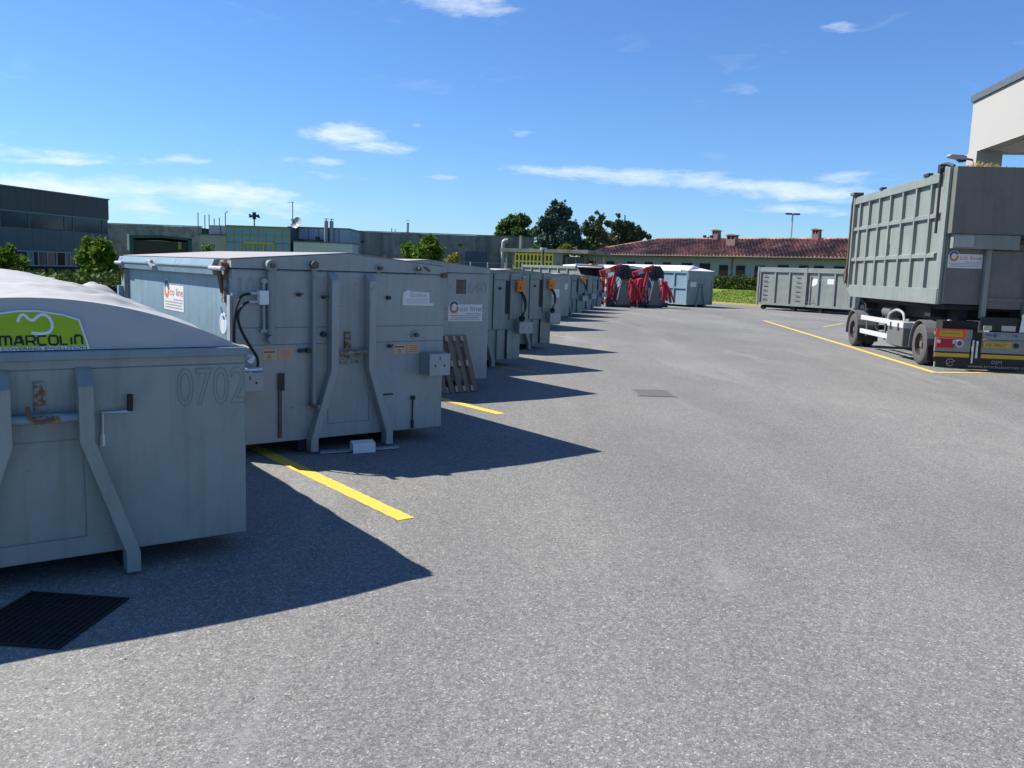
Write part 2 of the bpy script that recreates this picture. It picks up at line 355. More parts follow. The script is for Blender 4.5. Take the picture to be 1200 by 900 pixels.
def curve(pts, n=8):
    """smooth polyline through the points"""
    P = [Vector(p) for p in pts]; P = [P[0] * 2 - P[1]] + P + [P[-1] * 2 - P[-2]]; o = []
    for i in range(1, len(P) - 2):
        for k in range(n):
            t_ = k / n; a, b, c, d = P[i - 1], P[i], P[i + 1], P[i + 2]
            o.append(.5 * ((2 * b) + (c - a) * t_ + (2 * a - 5 * b + 4 * c - d) * t_ ** 2 + (3 * b - a - 3 * c + d) * t_ ** 3))
    o.append(P[-2]); return o
dg = None
def textmesh(s, size, origin, xd=(1, 0, 0), zd=(0, 0, 1), outline=0, width=None, align='LEFT'):
    c = bpy.data.curves.new('lettering', 'FONT'); c.body = s; c.size = size; c.align_x = align
    if outline: c.fill_mode = 'NONE'; c.bevel_depth = outline; c.bevel_resolution = 0; c.resolution_u = 3
    else: c.extrude = .0006; c.resolution_u = 3
    o = bpy.data.objects.new('lettering', c); col.objects.link(o)
    me = bpy.data.meshes.new_from_object(o.evaluated_get(bpy.context.evaluated_depsgraph_get()))
    col.objects.unlink(o); bpy.data.objects.remove(o)
    xs = [v.co.x for v in me.vertices]; wd = (max(xs) - min(xs)) or 1
    k = (width / wd) if width else 1
    X, Z = Vector(xd), Vector(zd); Y = Z.cross(X)
    M = Matrix((X * k, Z, X.cross(Z))).transposed().to_4x4(); M.translation = Vector(origin)
    me.transform(M); me.materials.clear(); return me
def ribbon(pts, wd, xd=(1, 0, 0), zd=(0, 0, 1), o=(0, 0, 0), th=.001, closed=False):
    """a flat painted stroke in the plane xd, zd"""
    P = [Vector((p[0], p[1])) for p in pts]; n = len(P); X, Z = Vector(xd), Vector(zd); Nn = X.cross(Z); O = Vector(o); Lf, Rt = [], []
    for i in range(n):
        a = P[(i - 1) % n] if closed else P[max(i - 1, 0)]; b = P[(i + 1) % n] if closed else P[min(i + 1, n - 1)]
        d = (b - a).normalized(); nn = Vector((-d.y, d.x))
        d1 = (P[i] - a).normalized() if (P[i] - a).length > 1e-9 else d
        k = 1 / max(.5, abs(d1.dot(d)))
        Lf.append(P[i] + nn * wd / 2 * k); Rt.append(P[i] - nn * wd / 2 * k)
    mb = MB(); T = lambda p, h: O + X * p.x + Z * p.y + Nn * h
    vs = [T(p, th) for p in Lf] + [T(p, th) for p in Rt]
    m_ = n if closed else n - 1
    return mb.add(vs, [(i, n + i, n + (i + 1) % n, (i + 1) % n) for i in range(m_)])
def arc(cx, cz, r, a0, a1, n=14):
    return [(cx + r * math.cos(R(a0 + (a1 - a0) * i / n)), cz + r * math.sin(R(a0 + (a1 - a0) * i / n))) for i in range(n + 1)]
class Plane:
    """sheet plane for stickers: origin o, axes x, z; outward normal x cross z"""
    def __init__(s, o, x=(1, 0, 0), z=(0, 0, 1)): s.o = Vector(o); s.x = Vector(x); s.z = Vector(z); s.n = s.x.cross(s.z)
    def p(s, a, b, h=0): return s.o + s.x * a + s.z * b + s.n * h
    def sheet(s, pts, h=.002, d=.002):
        n = len(pts); vs = [s.p(a, b, h) for a, b in pts] + [s.p(a, b, h - d) for a, b in pts]
        return MB().add(vs, [tuple(range(n)), tuple(range(2 * n - 1, n - 1, -1))] + [(i, i + n, (i + 1) % n + n, (i + 1) % n) for i in range(n)])
    def rect(s, a0, b0, a1, b1, h=.002, d=.002): return s.sheet([(a0, b0), (a1, b0), (a1, b1), (a0, b1)], h, d)
def ecoline_sticker(parent, pl, w, h, mark='full', label='white sticker with an eco line logo and small print'):
    """white sheet, ring logo at the left, lettering co line, small print below; pl origin at the lower left"""
    r = h * .30; sh = [(0, 0), (w, 0), (w, h * .84), (r * 2.1, h * .84)] + [(a, b) for a, b in arc(r * 1.15, h * .74, r * 1.0, 10, 170, 8)] + [(0, h * .74)]
    st = obj('sticker', pl.sheet(sh, .003, .003), STK, parent, label=label)
    m1 = ribbon(arc(r * 1.15, h * .74, r * .68, 20, 200), r * .42, pl.x, pl.z, pl.o + pl.n * .0035)
    obj('printed_logo', m1, STKB, st)
    m2 = ribbon(arc(r * 1.15, h * .66, r * .68, 160, 380), r * .42, pl.x, pl.z, pl.o + pl.n * .0038)
    obj('printed_logo', m2, STKOR, st)
    obj('lettering', textmesh('co line', h * .36, pl.p(r * 2.25, h * .50, .004), pl.x, pl.z, width=w - r * 2.25 - w * .04), STKR, st)
    lines = MB()
    for i, (x0, x1) in enumerate(((.5, .96), (.06, .96), (.10, .9), (.06, .94))):
        q = pl.rect(w * x0, h * (.35 - .09 * i), w * x1, h * (.385 - .09 * i), .0045, .001); lines.add(q.v, q.f)
    obj('small_print', lines, STKG, st)
    return st

# ------------------------------------------------------------------ ground
o = obj('ground', MB().add([(-700, -60, -.09), (700, -60, -.09), (700, 1500, -.09), (-700, 1500, -.09)], [(0, 1, 2, 3)]), FARG, kind='structure')
ROWD = Vector((.135, .99)); ROWD.normalize()
V_ = Vector((-.609, .793)); U_ = Vector((.793, .609)); TH = math.atan2(.609, .793)
yard = MB()
yard.prism([(-9.5, -30), (60, -30), (60, 40), (22.4, 60.6), (14.6, 66.5), (-2, 75), (1.0, 60)][::-1] if False else [(-13.5, -30), (70, -30), (70, 30), (24.6, 58.9), (13.2, 70.5), (-1.0, 76)], -.25, 0, 'z')
obj('asphalt_yard', yard, ASPH, kind='structure')
def strip(name, p, q, wd, mat, z=.004, parent=None, end=None):
    p, q = Vector(p), Vector(q); d = (q - p); L_ = d.length; d.normalize(); n = Vector((-d.y, d.x)) * wd / 2; m_ = int(L_ / .06); g_ = random.Random(int(p.x * 97)); vs = []
    for i in range(m_ + 1):
        c_ = p + d * (L_ * i / m_)
        for sg in (-1, 1): e_ = c_ + n * sg * (1 + g_.uniform(-.07, .07)) + (d * g_.uniform(-.015, .015) if i in (0, m_) else d * 0); vs.append((e_.x, e_.y, z))
    return MB().add(vs, [(2 * i, 2 * i + 2, 2 * i + 3, 2 * i + 1) for i in range(m_)])
# stall lines: ends at these points of the yard, running back between the containers
LN = [(-.82, 6.76), (-.147, 12.07), (.56, 17.04), (1.21, 21.9), (1.89, 26.8), (2.56, 31.7), (3.23, 36.6)]
lv = Vector((-.624, .782))
words = ['nearest, ending beside the tarpaulin covered container', 'second, ending beside the leaning pallet', 'third, lying in the shade of the third container',
         'fourth, short end in the shade of the fifth container', 'fifth, short lit end past the fifth container', 'sixth, at the empty stall', 'seventh, faint and far along the row']
for i, (x, y) in enumerate(LN):
    a = Vector((x, y)); o = obj('parking_line', strip('l', a + lv * (6.0 if i < 2 else 5.5), a, .155 if i < 2 else .12, None), YELLOW if i < 2 else YWORN, kind='structure')
for a, b_ in (((12.35, 42.3), (9.93, 19.95)), ((9.93, 19.95), (17, 22.1))):
    dd = (Vector(b_) - Vector(a)).normalized()
    obj('bay_line', strip('l', Vector(a), Vector(b_) + dd * (.0 if a[0] > 10 else 0), .17, None, .004 if a[1] > 30 else .008), YELLOW, kind='structure')
obj('bay_line', strip('l', (16.3, 42.4), (13.9, 38.4), .2, None), YWORN, kind='structure')

# drains
def grate(name, label, c, ang, w_, d_, nb, lv_=True, mat=DARK):
    t_ = thing(name, label, 'drain grate', (c[0], c[1], 0), ang, 'drain gratings set in the asphalt')
    obj('pit', B(-w_ / 2, w_ / 2, -d_ / 2, d_ / 2, .001, .0035), DARKM, t_)
    fr = MB(); k = .022
    fr.box(-w_ / 2, w_ / 2, -d_ / 2, -d_ / 2 + k, .0036, .012).box(-w_ / 2, w_ / 2, d_ / 2 - k, d_ / 2, .0036, .012)
    fr.box(-w_ / 2, -w_ / 2 + k, -d_ / 2 + k, d_ / 2 - k, .0036, .012).box(w_ / 2 - k, w_ / 2, -d_ / 2 + k, d_ / 2 - k, .0036, .012)
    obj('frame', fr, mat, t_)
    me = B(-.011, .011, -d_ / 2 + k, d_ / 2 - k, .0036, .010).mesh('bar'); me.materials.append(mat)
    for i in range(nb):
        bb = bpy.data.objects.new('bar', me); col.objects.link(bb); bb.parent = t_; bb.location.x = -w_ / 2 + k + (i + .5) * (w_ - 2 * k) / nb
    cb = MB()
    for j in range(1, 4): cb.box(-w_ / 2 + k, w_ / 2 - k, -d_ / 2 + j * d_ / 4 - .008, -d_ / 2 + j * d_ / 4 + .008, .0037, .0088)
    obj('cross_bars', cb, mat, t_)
    return t_
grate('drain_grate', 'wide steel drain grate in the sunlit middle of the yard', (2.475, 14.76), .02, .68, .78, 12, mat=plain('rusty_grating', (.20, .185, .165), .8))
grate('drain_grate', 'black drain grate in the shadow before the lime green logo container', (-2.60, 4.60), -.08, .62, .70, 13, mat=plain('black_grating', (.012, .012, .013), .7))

# ------------------------------------------------------------------ containers of the row
def rail_path(xt, xk, xb, w_, y0, y1, zt=1.955, zf=1.875, zk=.905, zb=.15):
    """one hook rail: vertical above, splayed below, sloped head"""
    mb = MB(); k = w_ / 2
    # main vertical web
    def seg(xa0, xa1, za, xb0, xb1, zb_, yA0, yA1, yB0, yB1):
        mb.add([(xa0, yA0, za), (xa1, yA0, za), (xa1, yA1, za), (xa0, yA1, za), (xb0, yB0, zb_), (xb1, yB0, zb_), (xb1, yB1, zb_), (xb0, yB1, zb_)],
               [(0, 1, 2, 3), (7, 6, 5, 4), (0, 4, 5, 1), (1, 5, 6, 2), (2, 6, 7, 3), (3, 7, 4, 0)])
    rows = [(xt, zt, y1 - .012), (xt, zf, y0), (xk, zk, y0), (xb, zb, y0), (xb, .02, y0)]
    vs = []; fs = []
    for (x, z, yf) in rows: vs += [(x - k, yf, z), (x + k, yf, z), (x + k, y1, z), (x - k, y1, z)]
    for i in range(len(rows) - 1):
        for j in range(4): fs.append((i * 4 + j, i * 4 + (j + 1) % 4, (i + 1) * 4 + (j + 1) % 4, (i + 1) * 4 + j))
    fs += [(0, 1, 2, 3), (16, 17, 18, 19)]
    return mb.add(vs, fs)
def sticker_pair(t_, x, z, yf=-.0105):
    for k, (dx) in enumerate((0, .18)):
        st = obj('sticker', Plane((x + dx, yf, z)).rect(0, 0, .155, .115, .003), STKO, t_, label='faded orange warning sticker')
        pl = Plane((x + dx, yf, z))
        mb = MB()
        if k == 0:
            q = pl.rect(.015, .075, .14, .09, .0045); mb.add(q.v, q.f); q = ribbon([(.055, .02), (.095, .02), (.075, .055)], .006, o=pl.p(0, 0, .004), closed=True); mb.add(q.v, q.f)
        else:
            for j in range(4): q = pl.rect(.02, .02 + j * .022, .135, .026 + j * .022, .0045); mb.add(q.v, q.f)
        obj('small_print', mb, STKD if k == 0 else STKR, st)
def bracket(t_, x0, x1, z0, z1, y0=-.22):
    o = obj('socket_bracket', B(x0, x1, y0, .0, z0, z1), C_BLUE, t_, bevel=.006)
    obj('bracket_plate', B(x0 + .005, x1 + .0, y0 - .008, y0 - .002, z0 + .004, z1 - .004), BOXG, o)
    for hx in (.28, .72): obj('bolt_hole', MB().disc((x0 + (x1 - x0) * hx, y0 - .0075, (z0 + z1) / 2 - .01), .012, .002), DARKM, o)
    h = MB(); h.box(x0 + (x1 - x0) * .48, x0 + (x1 - x0) * .52, y0 - .0095, y0 - .0075, z1 - .075, z1 - .035)
    obj('slot', h, DARKM, o)
def compactor(loc, label, W=2.54, Ln=4.3, paint_f=C_GREY, detail=2, rail_dx=0.0, number='1060', group='press containers parked in the row'):
    t_ = thing('press_container', label, 'container', (loc[0] - U_.x * W, loc[1] - U_.y * W, 0), TH, group)
    body = obj('body', MB().prism([(0.0, .14), (W, .14), (W, 1.968), (0, 1.968)], 0, Ln, 'y'), C_PALE if detail == 2 else paint_f, t_, bevel=.008)
    rl, rr = 1.08 + rail_dx, 1.53 + rail_dx
    # front plates with open joints
    for (a, b) in ((.004, rl - .03), (rr + .03, W - .004)):
        for (z0, z1) in ((1.372, 1.955), (1.192, 1.364), (.146, 1.184)):
            obj('front_panel', B(a, b, -.010, .001, z0, z1), paint_f, t_, bevel=.003)
    obj('front_panel', B(rl - .024, rr + .024, -.006, .001, .30, 1.955), paint_f, t_)
    obj('front_panel', B(rl - .2, rr + .2, -.014, .001, .146, .292), paint_f, t_, bevel=.003)
    # lid with its ridge running front to back
    lid = MB().prism([(-.01, 1.975), (W + .01, 1.975), (W + .01, 2.058), (1.29, 2.168), (-.01, 2.062)], -.018, Ln + .01, 'y')
    lid = obj('lid', lid, paint_f, t_, bevel=.006)
    top = MB().prism([(-.02, 2.066), (1.29, 2.172), (1.29, 2.178), (-.02, 2.072)], -.012, Ln + .015, 'y').prism([(1.291, 2.172), (W + .02, 2.062), (W + .02, 2.068), (1.291, 2.178)], -.012, Ln + .015, 'y')
    obj('lid_sheet', top, LIDM, lid)
    # hook rails
    y0 = -.135
    obj('hook_rail', rail_path(rl, rl, rl - .235, .085, y0, -.008), paint_f, t_, bevel=.004)
    obj('hook_rail', rail_path(rr, rr, rr + .235, .085, y0, -.008), paint_f, t_, bevel=.004)
    br = MB().tube([(rl + .045, -.075, 1.085), (rr - .045, -.075, 1.085)], .028, 10)
    obj('hook_bar', br, RUSTP, t_)
    obj('lock_plate', B(rl + .165, rl + .235, -.034, -.006, 1.13, 1.31), RUSTP, t_)
    obj('lock_plate', B(rl + .07, rr - .12, -.03, -.006, .96, 1.055), RUSTP, t_)
    # skids and rollers under the floor
    for sx in (.72 + rail_dx, 1.78 + rail_dx):
        obj('skid', B(sx, sx + .1, .02, Ln, .02, .139), DARK, t_)
    obj('bar', B(.48, .515, -.035, -.012, .19, .88), BROWNR if detail == 2 else DARK, t_) if detail == 2 else None
    if detail == 2:
        obj('bar', B(.472, .542, -.04, -.036, .70, .885), DARK, t_)
        obj('pipe', MB().tube([(.86, -.07, 2.03), (.86, -.07, .52), (.885, -.08, .50), (1.0, -.09, .515)], .029, 10), C_BLUE, t_, smooth=True)
        obj('pipe_end', MB().tube([(.90, -.085, .50), (.80, -.11, .55)], .022, 8), BROWNR, t_); obj('pipe_end', MB().disc((.86, -.03, 2.03), .042, .07), BROWNR, t_)
        obj('pipe_clamp', MB().disc((.8, -.012, 1.12), .025, .07).box(.70, .83, -.05, -.02, 1.10, 1.14), DARK, t_)
        cyl = obj('hydraulic_cylinder', MB().tube([(.385, -.07, 1.30), (.385, -.07, 1.95)], .04, 12), C_BLUE, t_, smooth=True)
        obj('cylinder_eye', MB().disc((.385, -.02, 2.01), .06, .09), C_BLUE, cyl, smooth=True); obj('cylinder_eye', MB().disc((.385, -.02, 1.25), .045, .09), C_BLUE, cyl, smooth=True); obj('cylinder_pin', MB().disc((.385, -.11, 2.01), .025, .02), BROWNR, cyl)
        obj('cylinder_rod', MB().tube([(.385, -.07, 1.93), (.385, -.07, 2.0)], .022, 8), CHROME, cyl)
        obj('guide_rod', MB().tube([(.315, -.05, 1.33), (.315, -.05, 1.84)], .016, 8).disc((.315, -.02, 1.85), .03, .06).box(.28, .36, -.065, -.03, 1.32, 1.355), BOXG, t_)
        jb = obj('junction_block', B(.245, .345, -.12, -.03, 1.61, 1.755), WHITEM, t_, bevel=.008)
        obj('hose_fitting', MB().tube([(.245, -.075, 1.725), (.15, -.075, 1.725)], .015).tube([(.245, -.075, 1.64), (.14, -.075, 1.64)], .015), GALV, jb)
        obj('hose', MB().tube(curve([(.17, -.075, 1.725), (.06, -.10, 1.69), (-.0, -.12, 1.56), (-.02, -.12, 1.38), (-.01, -.11, 1.15), (.03, -.10, .98)]), .014, 8), BLACKR, t_, smooth=True)
        obj('hose', MB().tube(curve([(.15, -.075, 1.64), (.07, -.11, 1.60), (.01, -.14, 1.50), (.04, -.15, 1.36), (.13, -.14, 1.2), (.215, -.12, 1.07), (.225, -.11, .97)]), .014, 8), BLACKR, t_, smooth=True)
        obj('hose_fitting', MB().tube([(.03, -.1, 1.0), (.02, -.13, .95), (.12, -.15, .95), (.25, -.13, .95)], .028, 8), GALV, t_)
        bracket(t_, -.04, .255, .735, .93, -.2)
        obj('bar', B(-.02, .12, -.04, -.012, .60, .66), BROWNR, t_)
        bracket(t_, 2.215, 2.50, .795, 1.055, -.23)
        sticker_pair(t_, .31, 1.03); sticker_pair(t_, 1.865, 1.045)
        pl = Plane((1.975, -.0105, 1.60))
        st = obj('sticker', pl.sheet([(0, .005), (.34, 0), (.42, 0), (.42, .025), (.36, .03), (.355, .155), (.11, .165), (.07, .18), (.03, .165), (0, .13)], .003), STK, t_, label='torn and faded white sticker')
        mb = MB()
        for j in range(3): q = pl.rect(.05, .03 + j * .022, .33, .036 + j * .022, .0045); mb.add(q.v, q.f)
        obj('small_print', mb, BOXG, st); obj('lettering', textmesh('Ecoline', .075, pl.p(.1, .10, .004)), BOXG, st)
        for (x, z, r) in ((.70, 1.715, .02), (.985, 1.69, .018), (.985, 1.29, .03), (1.775, 1.69, .022), (1.80, 1.14, .02)):
            bo = obj('lug', MB().disc((x, -.008, z), r, .055, seg=10), DARK, t_)
            if r < .021: obj('lug_pin', MB().tube([(x - .035, -.045, z + .01), (x + .05, -.045, z + .01)], .008, 6), BROWNR, bo)
        for (x, z) in ((2.14, 1.262), (1.655, 2.018), (2.155, 2.022)):
            bo = obj('bearing', MB().disc((x, -.012, z), .052, .012, seg=20), C_BLUE, t_); obj('lug_pin', MB().tube([(x, -.02, z), (x + .0, -.09, z)], .022, 10), BROWNR, bo)
        obj('handle', MB().tube([(2.25, -.03, 2.05), (2.29, -.045, 2.02), (2.32, -.03, 2.0)], .01, 6), RUST, t_)
        obj('rod', MB().tube([(2.125, -.028, .17), (2.125, -.028, .53)], .009, 6).box(2.10, 2.15, -.045, -.012, .50, .545).box(2.112, 2.14, -.04, -.012, .16, .25), DARK, t_)
        obj('hinge', B(W - .05, W + .02, -.04, -.012, 1.93, 1.985), RUST, t_)
        obj('slot_cover', MB().box(1.74, 1.86, -.03, -.012, .575, .59), DARK, t_)
        obj('embossed_number', textmesh(number, .27, (.03, -.012, 1.695), outline=.003, width=.37), C_GREY, t_)
        # left side: the lid's skirt, hinges, stickers
        side = Plane((0, 0, 0), (0, -1, 0), (0, 0, 1))
        sk = obj('skirt', MB().prism([(.0, 1.905), (-.085, 1.895), (-.105, 1.985), (-.10, 1.99), (-.075, 2.055), (.0, 2.06)], .30, 4.28, 'y'), C_PALE, lid, bevel=.004)
        obj('skirt_edge', B(-.112, -.1, .3, 4.28, 1.975, 1.99), C_BLUE, sk)
        for yy in (.10, 4.14):
            hb = obj('hinge_bracket', MB().prism([(yy, 1.62), (yy + .09, 1.62), (yy + .12, 2.05), (yy, 2.05)], -.045, -.002, 'x'), RUSTP, t_, bevel=.004)
            obj('hinge_pin', MB().tube([(-.11, yy - .16, 1.965), (-.11, yy + .22, 1.965)], .025, 10), BOXG, hb, smooth=True)
            obj('hinge_arm', MB().beam((-.09, yy + .02, 1.97), (-.04, yy + .05, 1.72), .035, .035).disc((-.02, yy - .02, 1.99), .045, .07, (-1, 0, 0)), RUST, hb)
        obj('hinge_arm', MB().beam((-.13, 2.55, 2.0), (-.13, 2.35, 1.94), .05, .03).tube([(-.13, 2.65, 2.005), (-.13, 2.45, 2.005)], .02), BOXG, t_)
        obj('corner_post', B(-.025, -.002, -.008, .075, .15, 1.70), BOXG, t_)
        obj('corner_post', B(-.06, -.002, 4.12, 4.28, .15, 1.88), C_BLUE, t_)
        obj('side_bracket', B(-.12, -.061, 4.18, 4.28, 1.3, 1.65), C_PALE, t_)
        ecoline_sticker(t_, Plane((-.001, 2.40, 1.43), (0, -1, 0)), .80, .36, label='white eco line sticker on the lit side')
        pr = Plane((-.001, .25, 1.40), (0, -1, 0))
        rs = obj('sticker', pr.sheet(arc(0, 0, .115, 0, 345, 24), .003), STKLB, t_, label='round light blue and white sticker')
        obj('printed_logo', ribbon(arc(0, 0, .092, 0, 345, 24), .02, pr.x, pr.z, pr.p(0, 0, .004), closed=True), STK, rs)
        obj('printed_logo', pr.rect(-.07, -.07, .03, .03, .004), STK, rs)
        obj('printed_logo', pr.sheet([(.0, .04), (.08, .04), (.08, .09), (.02, .085), (-.07, .17), (-.085, .16)], .0045), STKB, rs)
        so_ = obj('sticker', Plane((-.001, .26, 1.66), (0, -1, 0)).rect(0, 0, .13, .07, .003), STKO, t_, label='torn orange sticker')
    return t_, body
c2 = compactor((-.849, 10.205), 'large grey press container numbered 1060, with hoses and hook rails, second from the front', number='1060')

# third container: flat grey face with the big sticker
c3, b3 = compactor((-.459, 14.95), 'third container, eco line sticker on its grey face and a pallet leaning on it', detail=1, rail_dx=-.42, Ln=5.5)
ecoline_sticker(c3, Plane((2.54 - .84, -.0105, 1.155)), .70, .34)
obj('embossed_number', textmesh('1640', .26, (1.93, -.012, 1.64), outline=.003, width=.5), C_GREY, c3)
obj('patch_plate', B(1.85, 2.05, -.013, -.0105, 1.62, 1.86), BROWNR, c3, label='scuffed grey brown patch').hide_render = False

def pressbox(loc, label, H=1.98, W=2.5, Ln=5.0, orange=True, bracket_on=True, cables=True, far=False, group='press containers parked in the row'):
    """second type: deep dark recess, orange switch box with cables, splayed rail, protruding socket box"""
    t_ = thing('press_container', label, 'container', (loc[0] - U_.x * W, loc[1] - U_.y * W, 0), TH, group)
    s = lambda a: W + a
    obj('body', MB().prism([(0, .14), (W, .14), (W, H), (1.2, H + .09), (0, H)], 0, Ln, 'y'), C_BLUE, t_, bevel=.008)
    obj('lid_sheet', MB().prism([(0, H + .004), (1.2, H + .094), (1.2, H + .10), (0, H + .01)], -.01, Ln, 'y').prism([(1.201, H + .094), (W, H + .004), (W, H + .01), (1.201, H + .10)], -.01, Ln, 'y'), LIDM, t_)
    for (a, b, z0, z1) in ((-.74, -.44, .80, H - .15), (-.74, -.44, H - .14, H - .01), (-.30, -.008, 1.0, H - .15), (-.30, -.008, H - .14, H - .01), (-.98, -.78, .8, H - .02), (-1.6, -1.0, .3, H - .02)):
        obj('front_panel', B(s(a), s(b), -.05, -.001, z0, z1), C_BLUE, t_, bevel=.004)
    obj('recess', B(s(-.435), s(-.305), -.006, -.001, 1.12, H - .15), DARK, t_)
    obj('front_panel', B(s(-.62), s(-.008), -.045, -.001, .15, .785), C_BLUE, t_, bevel=.004)
    obj('hook_rail', rail_path(s(-1.02), s(-1.02), s(-.78), .085, -.16, -.052, H - .02, H - .1, .85, .15), C_BLUE, t_, bevel=.004)
    obj('hook_rail', rail_path(s(-1.47), s(-1.47), s(-1.71), .085, -.16, -.052, H - .02, H - .1, .85, .15), C_BLUE, t_, bevel=.004)
    obj('skid', B(s(-.75), s(-.65), .02, Ln, .02, .139), DARK, t_); obj('skid', B(s(-1.9), s(-1.8), .02, Ln, .02, .139), DARK, t_)
    obj('bar', B(s(-.405), s(-.375), -.09, -.047, .16, .79), DARK, t_); obj('bar', B(s(-.37), s(-.35), -.075, -.047, .3, .72), STEELW, t_)
    if bracket_on:
        o = obj('socket_bracket', B(s(-.16), s(.04), -.20, -.051, .71, .965), C_BLUE, t_, bevel=.005)
        obj('bracket_plate', B(s(-.155), s(.20), -.212, -.202, .715, .955), BOXG, o)
        for hx in (-.06, .10): obj('bolt_hole', MB().disc((s(hx), -.2125, .83), .013, .002), DARKM, o)
    if orange:
        sb = obj('switch_box', B(s(-.19), s(.0), -.15, -.051, 1.60, 1.82), ORANGE, t_, bevel=.008)
        obj('switch_box_lid', B(s(-.20), s(.01), -.17, -.151, 1.77, 1.83), ORANGE, sb, bevel=.004)
        obj('switch_knob', MB().disc((s(-.10), -.151, 1.68), .03, .03), BROWNR if False else STKOR, sb)
    if cables:
        mb = MB()
        for k in range(3):
            mb.tube(curve([(s(-.12 + .03 * k), -.12, 1.61), (s(-.05 + .03 * k), -.18, 1.45), (s(.0 + .015 * k), -.17, 1.25), (s(-.03 - .02 * k), -.16, 1.08), (s(-.07 + .02 * k), -.15, .97)]), .014, 6)
        obj('cable', mb, BLACKR, t_)
        mb = MB()
        mb.tube([(s(-.1) + .05 * math.cos(a_ * .7), -.17 - .004 * a_, 1.03 + .055 * math.sin(a_ * .7)) for a_ in range(22)], .014, 6)
        obj('cable', mb, BLACKR, t_)
    obj('lug', MB().disc((s(-.6), -.05, 1.66), .025, .05), DARK, t_)
    return t_
pressbox((.112, 18.47), 'fourth container from the front, with orange switch box and hanging black cables')
pressbox((.945, 22.79), 'fifth container from the front, orange switch box above the last lit stall line')
c6 = thing('press_container', 'sixth container, smooth grey face with two white stickers after the empty stall', 'container', (1.68 - U_.x * 2.5, 31.4 - U_.y * 2.5, 0), TH, 'press containers parked in the row')
def smooth_one(t_, W=2.5, H=1.88, Ln=5):
    obj('body', MB().prism([(0, .14), (W, .14), (W, H), (1.2, H + .1), (0, H)], 0, Ln, 'y'), C_GREY, t_, bevel=.01)
    obj('lid_sheet', MB().prism([(0, H + .004), (1.2, H + .104), (1.2, H + .11), (0, H + .01)], -.01, Ln, 'y').prism([(1.201, H + .104), (W, H + .004), (W, H + .01), (1.201, H + .11)], -.01, Ln, 'y'), LIDM, t_)
    obj('front_panel', B(W - .9, W - .01, -.02, -.001, H - .14, H - .01), C_GREY, t_); obj('front_panel', B(W - .9, W - .01, -.02, -.001, .15, H - .15), C_GREY, t_)
    obj('skid', B(W - .7, W - .6, .02, Ln, .02, .139), DARK, t_)
    obj('hook_rail', rail_path(W - 1.05, W - 1.05, W - .85, .085, -.16, -.022, H - .02, H - .1, .85, .15), C_GREY, t_)
smooth_one(c6)
obj('sticker', Plane((2.08, -.021, 1.12)).rect(0, 0, .32, .3), STK, c6); 
c7 = thing('press_container', 'seventh container, smooth grey face with one small white sticker', 'container', (2.36 - U_.x * 2.5, 37.4 - U_.y * 2.5, 0), TH, 'press containers parked in the row')
smooth_one(c7); obj('sticker', Plane((2.2, -.021, 1.3)).rect(0, 0, .16, .25), STK, c7)
pressbox((3.2, 40.9), 'eighth container from the front, orange switch box, just past the smooth grey pair', H=1.88)
pressbox((4.0, 45.2), 'ninth container from the front, dark face without a switch box', H=1.85, orange=False, cables=False)
pressbox((4.95, 49.2), 'tenth and last low container, small orange box, beside the red cranes', H=1.82)

# ------------------------------------------------------------------ nearest container with the tarpaulin
W1, L1 = 2.5, 5.6; th1 = .621
u1 = Vector((math.cos(th1), math.sin(th1)))
c1 = thing('tarpaulin_container', 'nearest blue grey container numbered 0702 under a white tarpaulin with lime green logo', 'container', (-1.857 - u1.x * W1, 5.883 - u1.y * W1, 0), th1)
bd = MB(); wl = .05
bd.box(0, W1, 0, wl, .14, 1.40).box(0, W1, L1 - wl, L1, .14, 1.40).box(0, wl, wl, L1 - wl, .14, 1.40).box(W1 - wl, W1, wl, L1 - wl, .14, 1.40).box(wl, W1 - wl, wl, L1 - wl, .14, .2)
obj('body', bd, C_BLUE, c1)
for a, b, z0, z1 in ((.004, .93, .146, 1.345), (1.475, 2.492, .146, 1.345)):
    obj('front_panel', B(a, b, -.010, -.001, z0, z1), C_BLUE, c1, bevel=.003)
obj('front_panel', B(.94, 1.465, -.006, -.001, .905, 1.345), C_BLUE, c1, bevel=.002)
obj('front_panel', MB().prism([(.94, .898), (1.44, .898), (1.68, .275), (.72, .275)], -.006, -.001, 'y') if False else B(.94, 1.465, -.005, -.001, .275, .898), C_BLUE, c1)
obj('front_panel', B(.78, 1.64, -.014, -.0105, .146, .266), C_BLUE, c1, bevel=.002)
obj('front_panel', B(.004, 2.492, -.012, -.001, 1.352, 1.404), C_BLUE, c1, bevel=.002)
rim = MB().box(-.04, W1 + .004, -.045, .06, 1.406, 1.462).box(-.04, W1 + .02, L1 - .06, L1 + .03, 1.406, 1.462).box(-.04, .06, .06, L1 - .06, 1.406, 1.462).box(W1 - .06, W1 + .004, .06, L1 - .06, 1.406, 1.462)
obj('rim', rim, C_RIMB, c1, bevel=.006)
obj('hook_rail', rail_path(1.475, 1.475, 1.725, .085, -.135, -.011, 1.355, 1.25, .905, .15), C_BLUE, c1, bevel=.004)
obj('hook_rail', rail_path(1.03, 1.03, .78, .085, -.135, -.011, 1.355, 1.25, .905, .15), C_BLUE, c1, bevel=.004)
obj('hook_bar', MB().tube([(1.07, -.07, 1.055), (1.435, -.07, 1.055)], .03, 12), C_PALE, c1, smooth=True)
obj('rust_patch', MB().tube([(1.19, -.071, 1.055), (1.34, -.071, 1.055)], .0315, 12), RUSTP, c1)
obj('lock_plate', B(1.205, 1.265, -.022, -.006, 1.10, 1.275), RUSTP, c1)
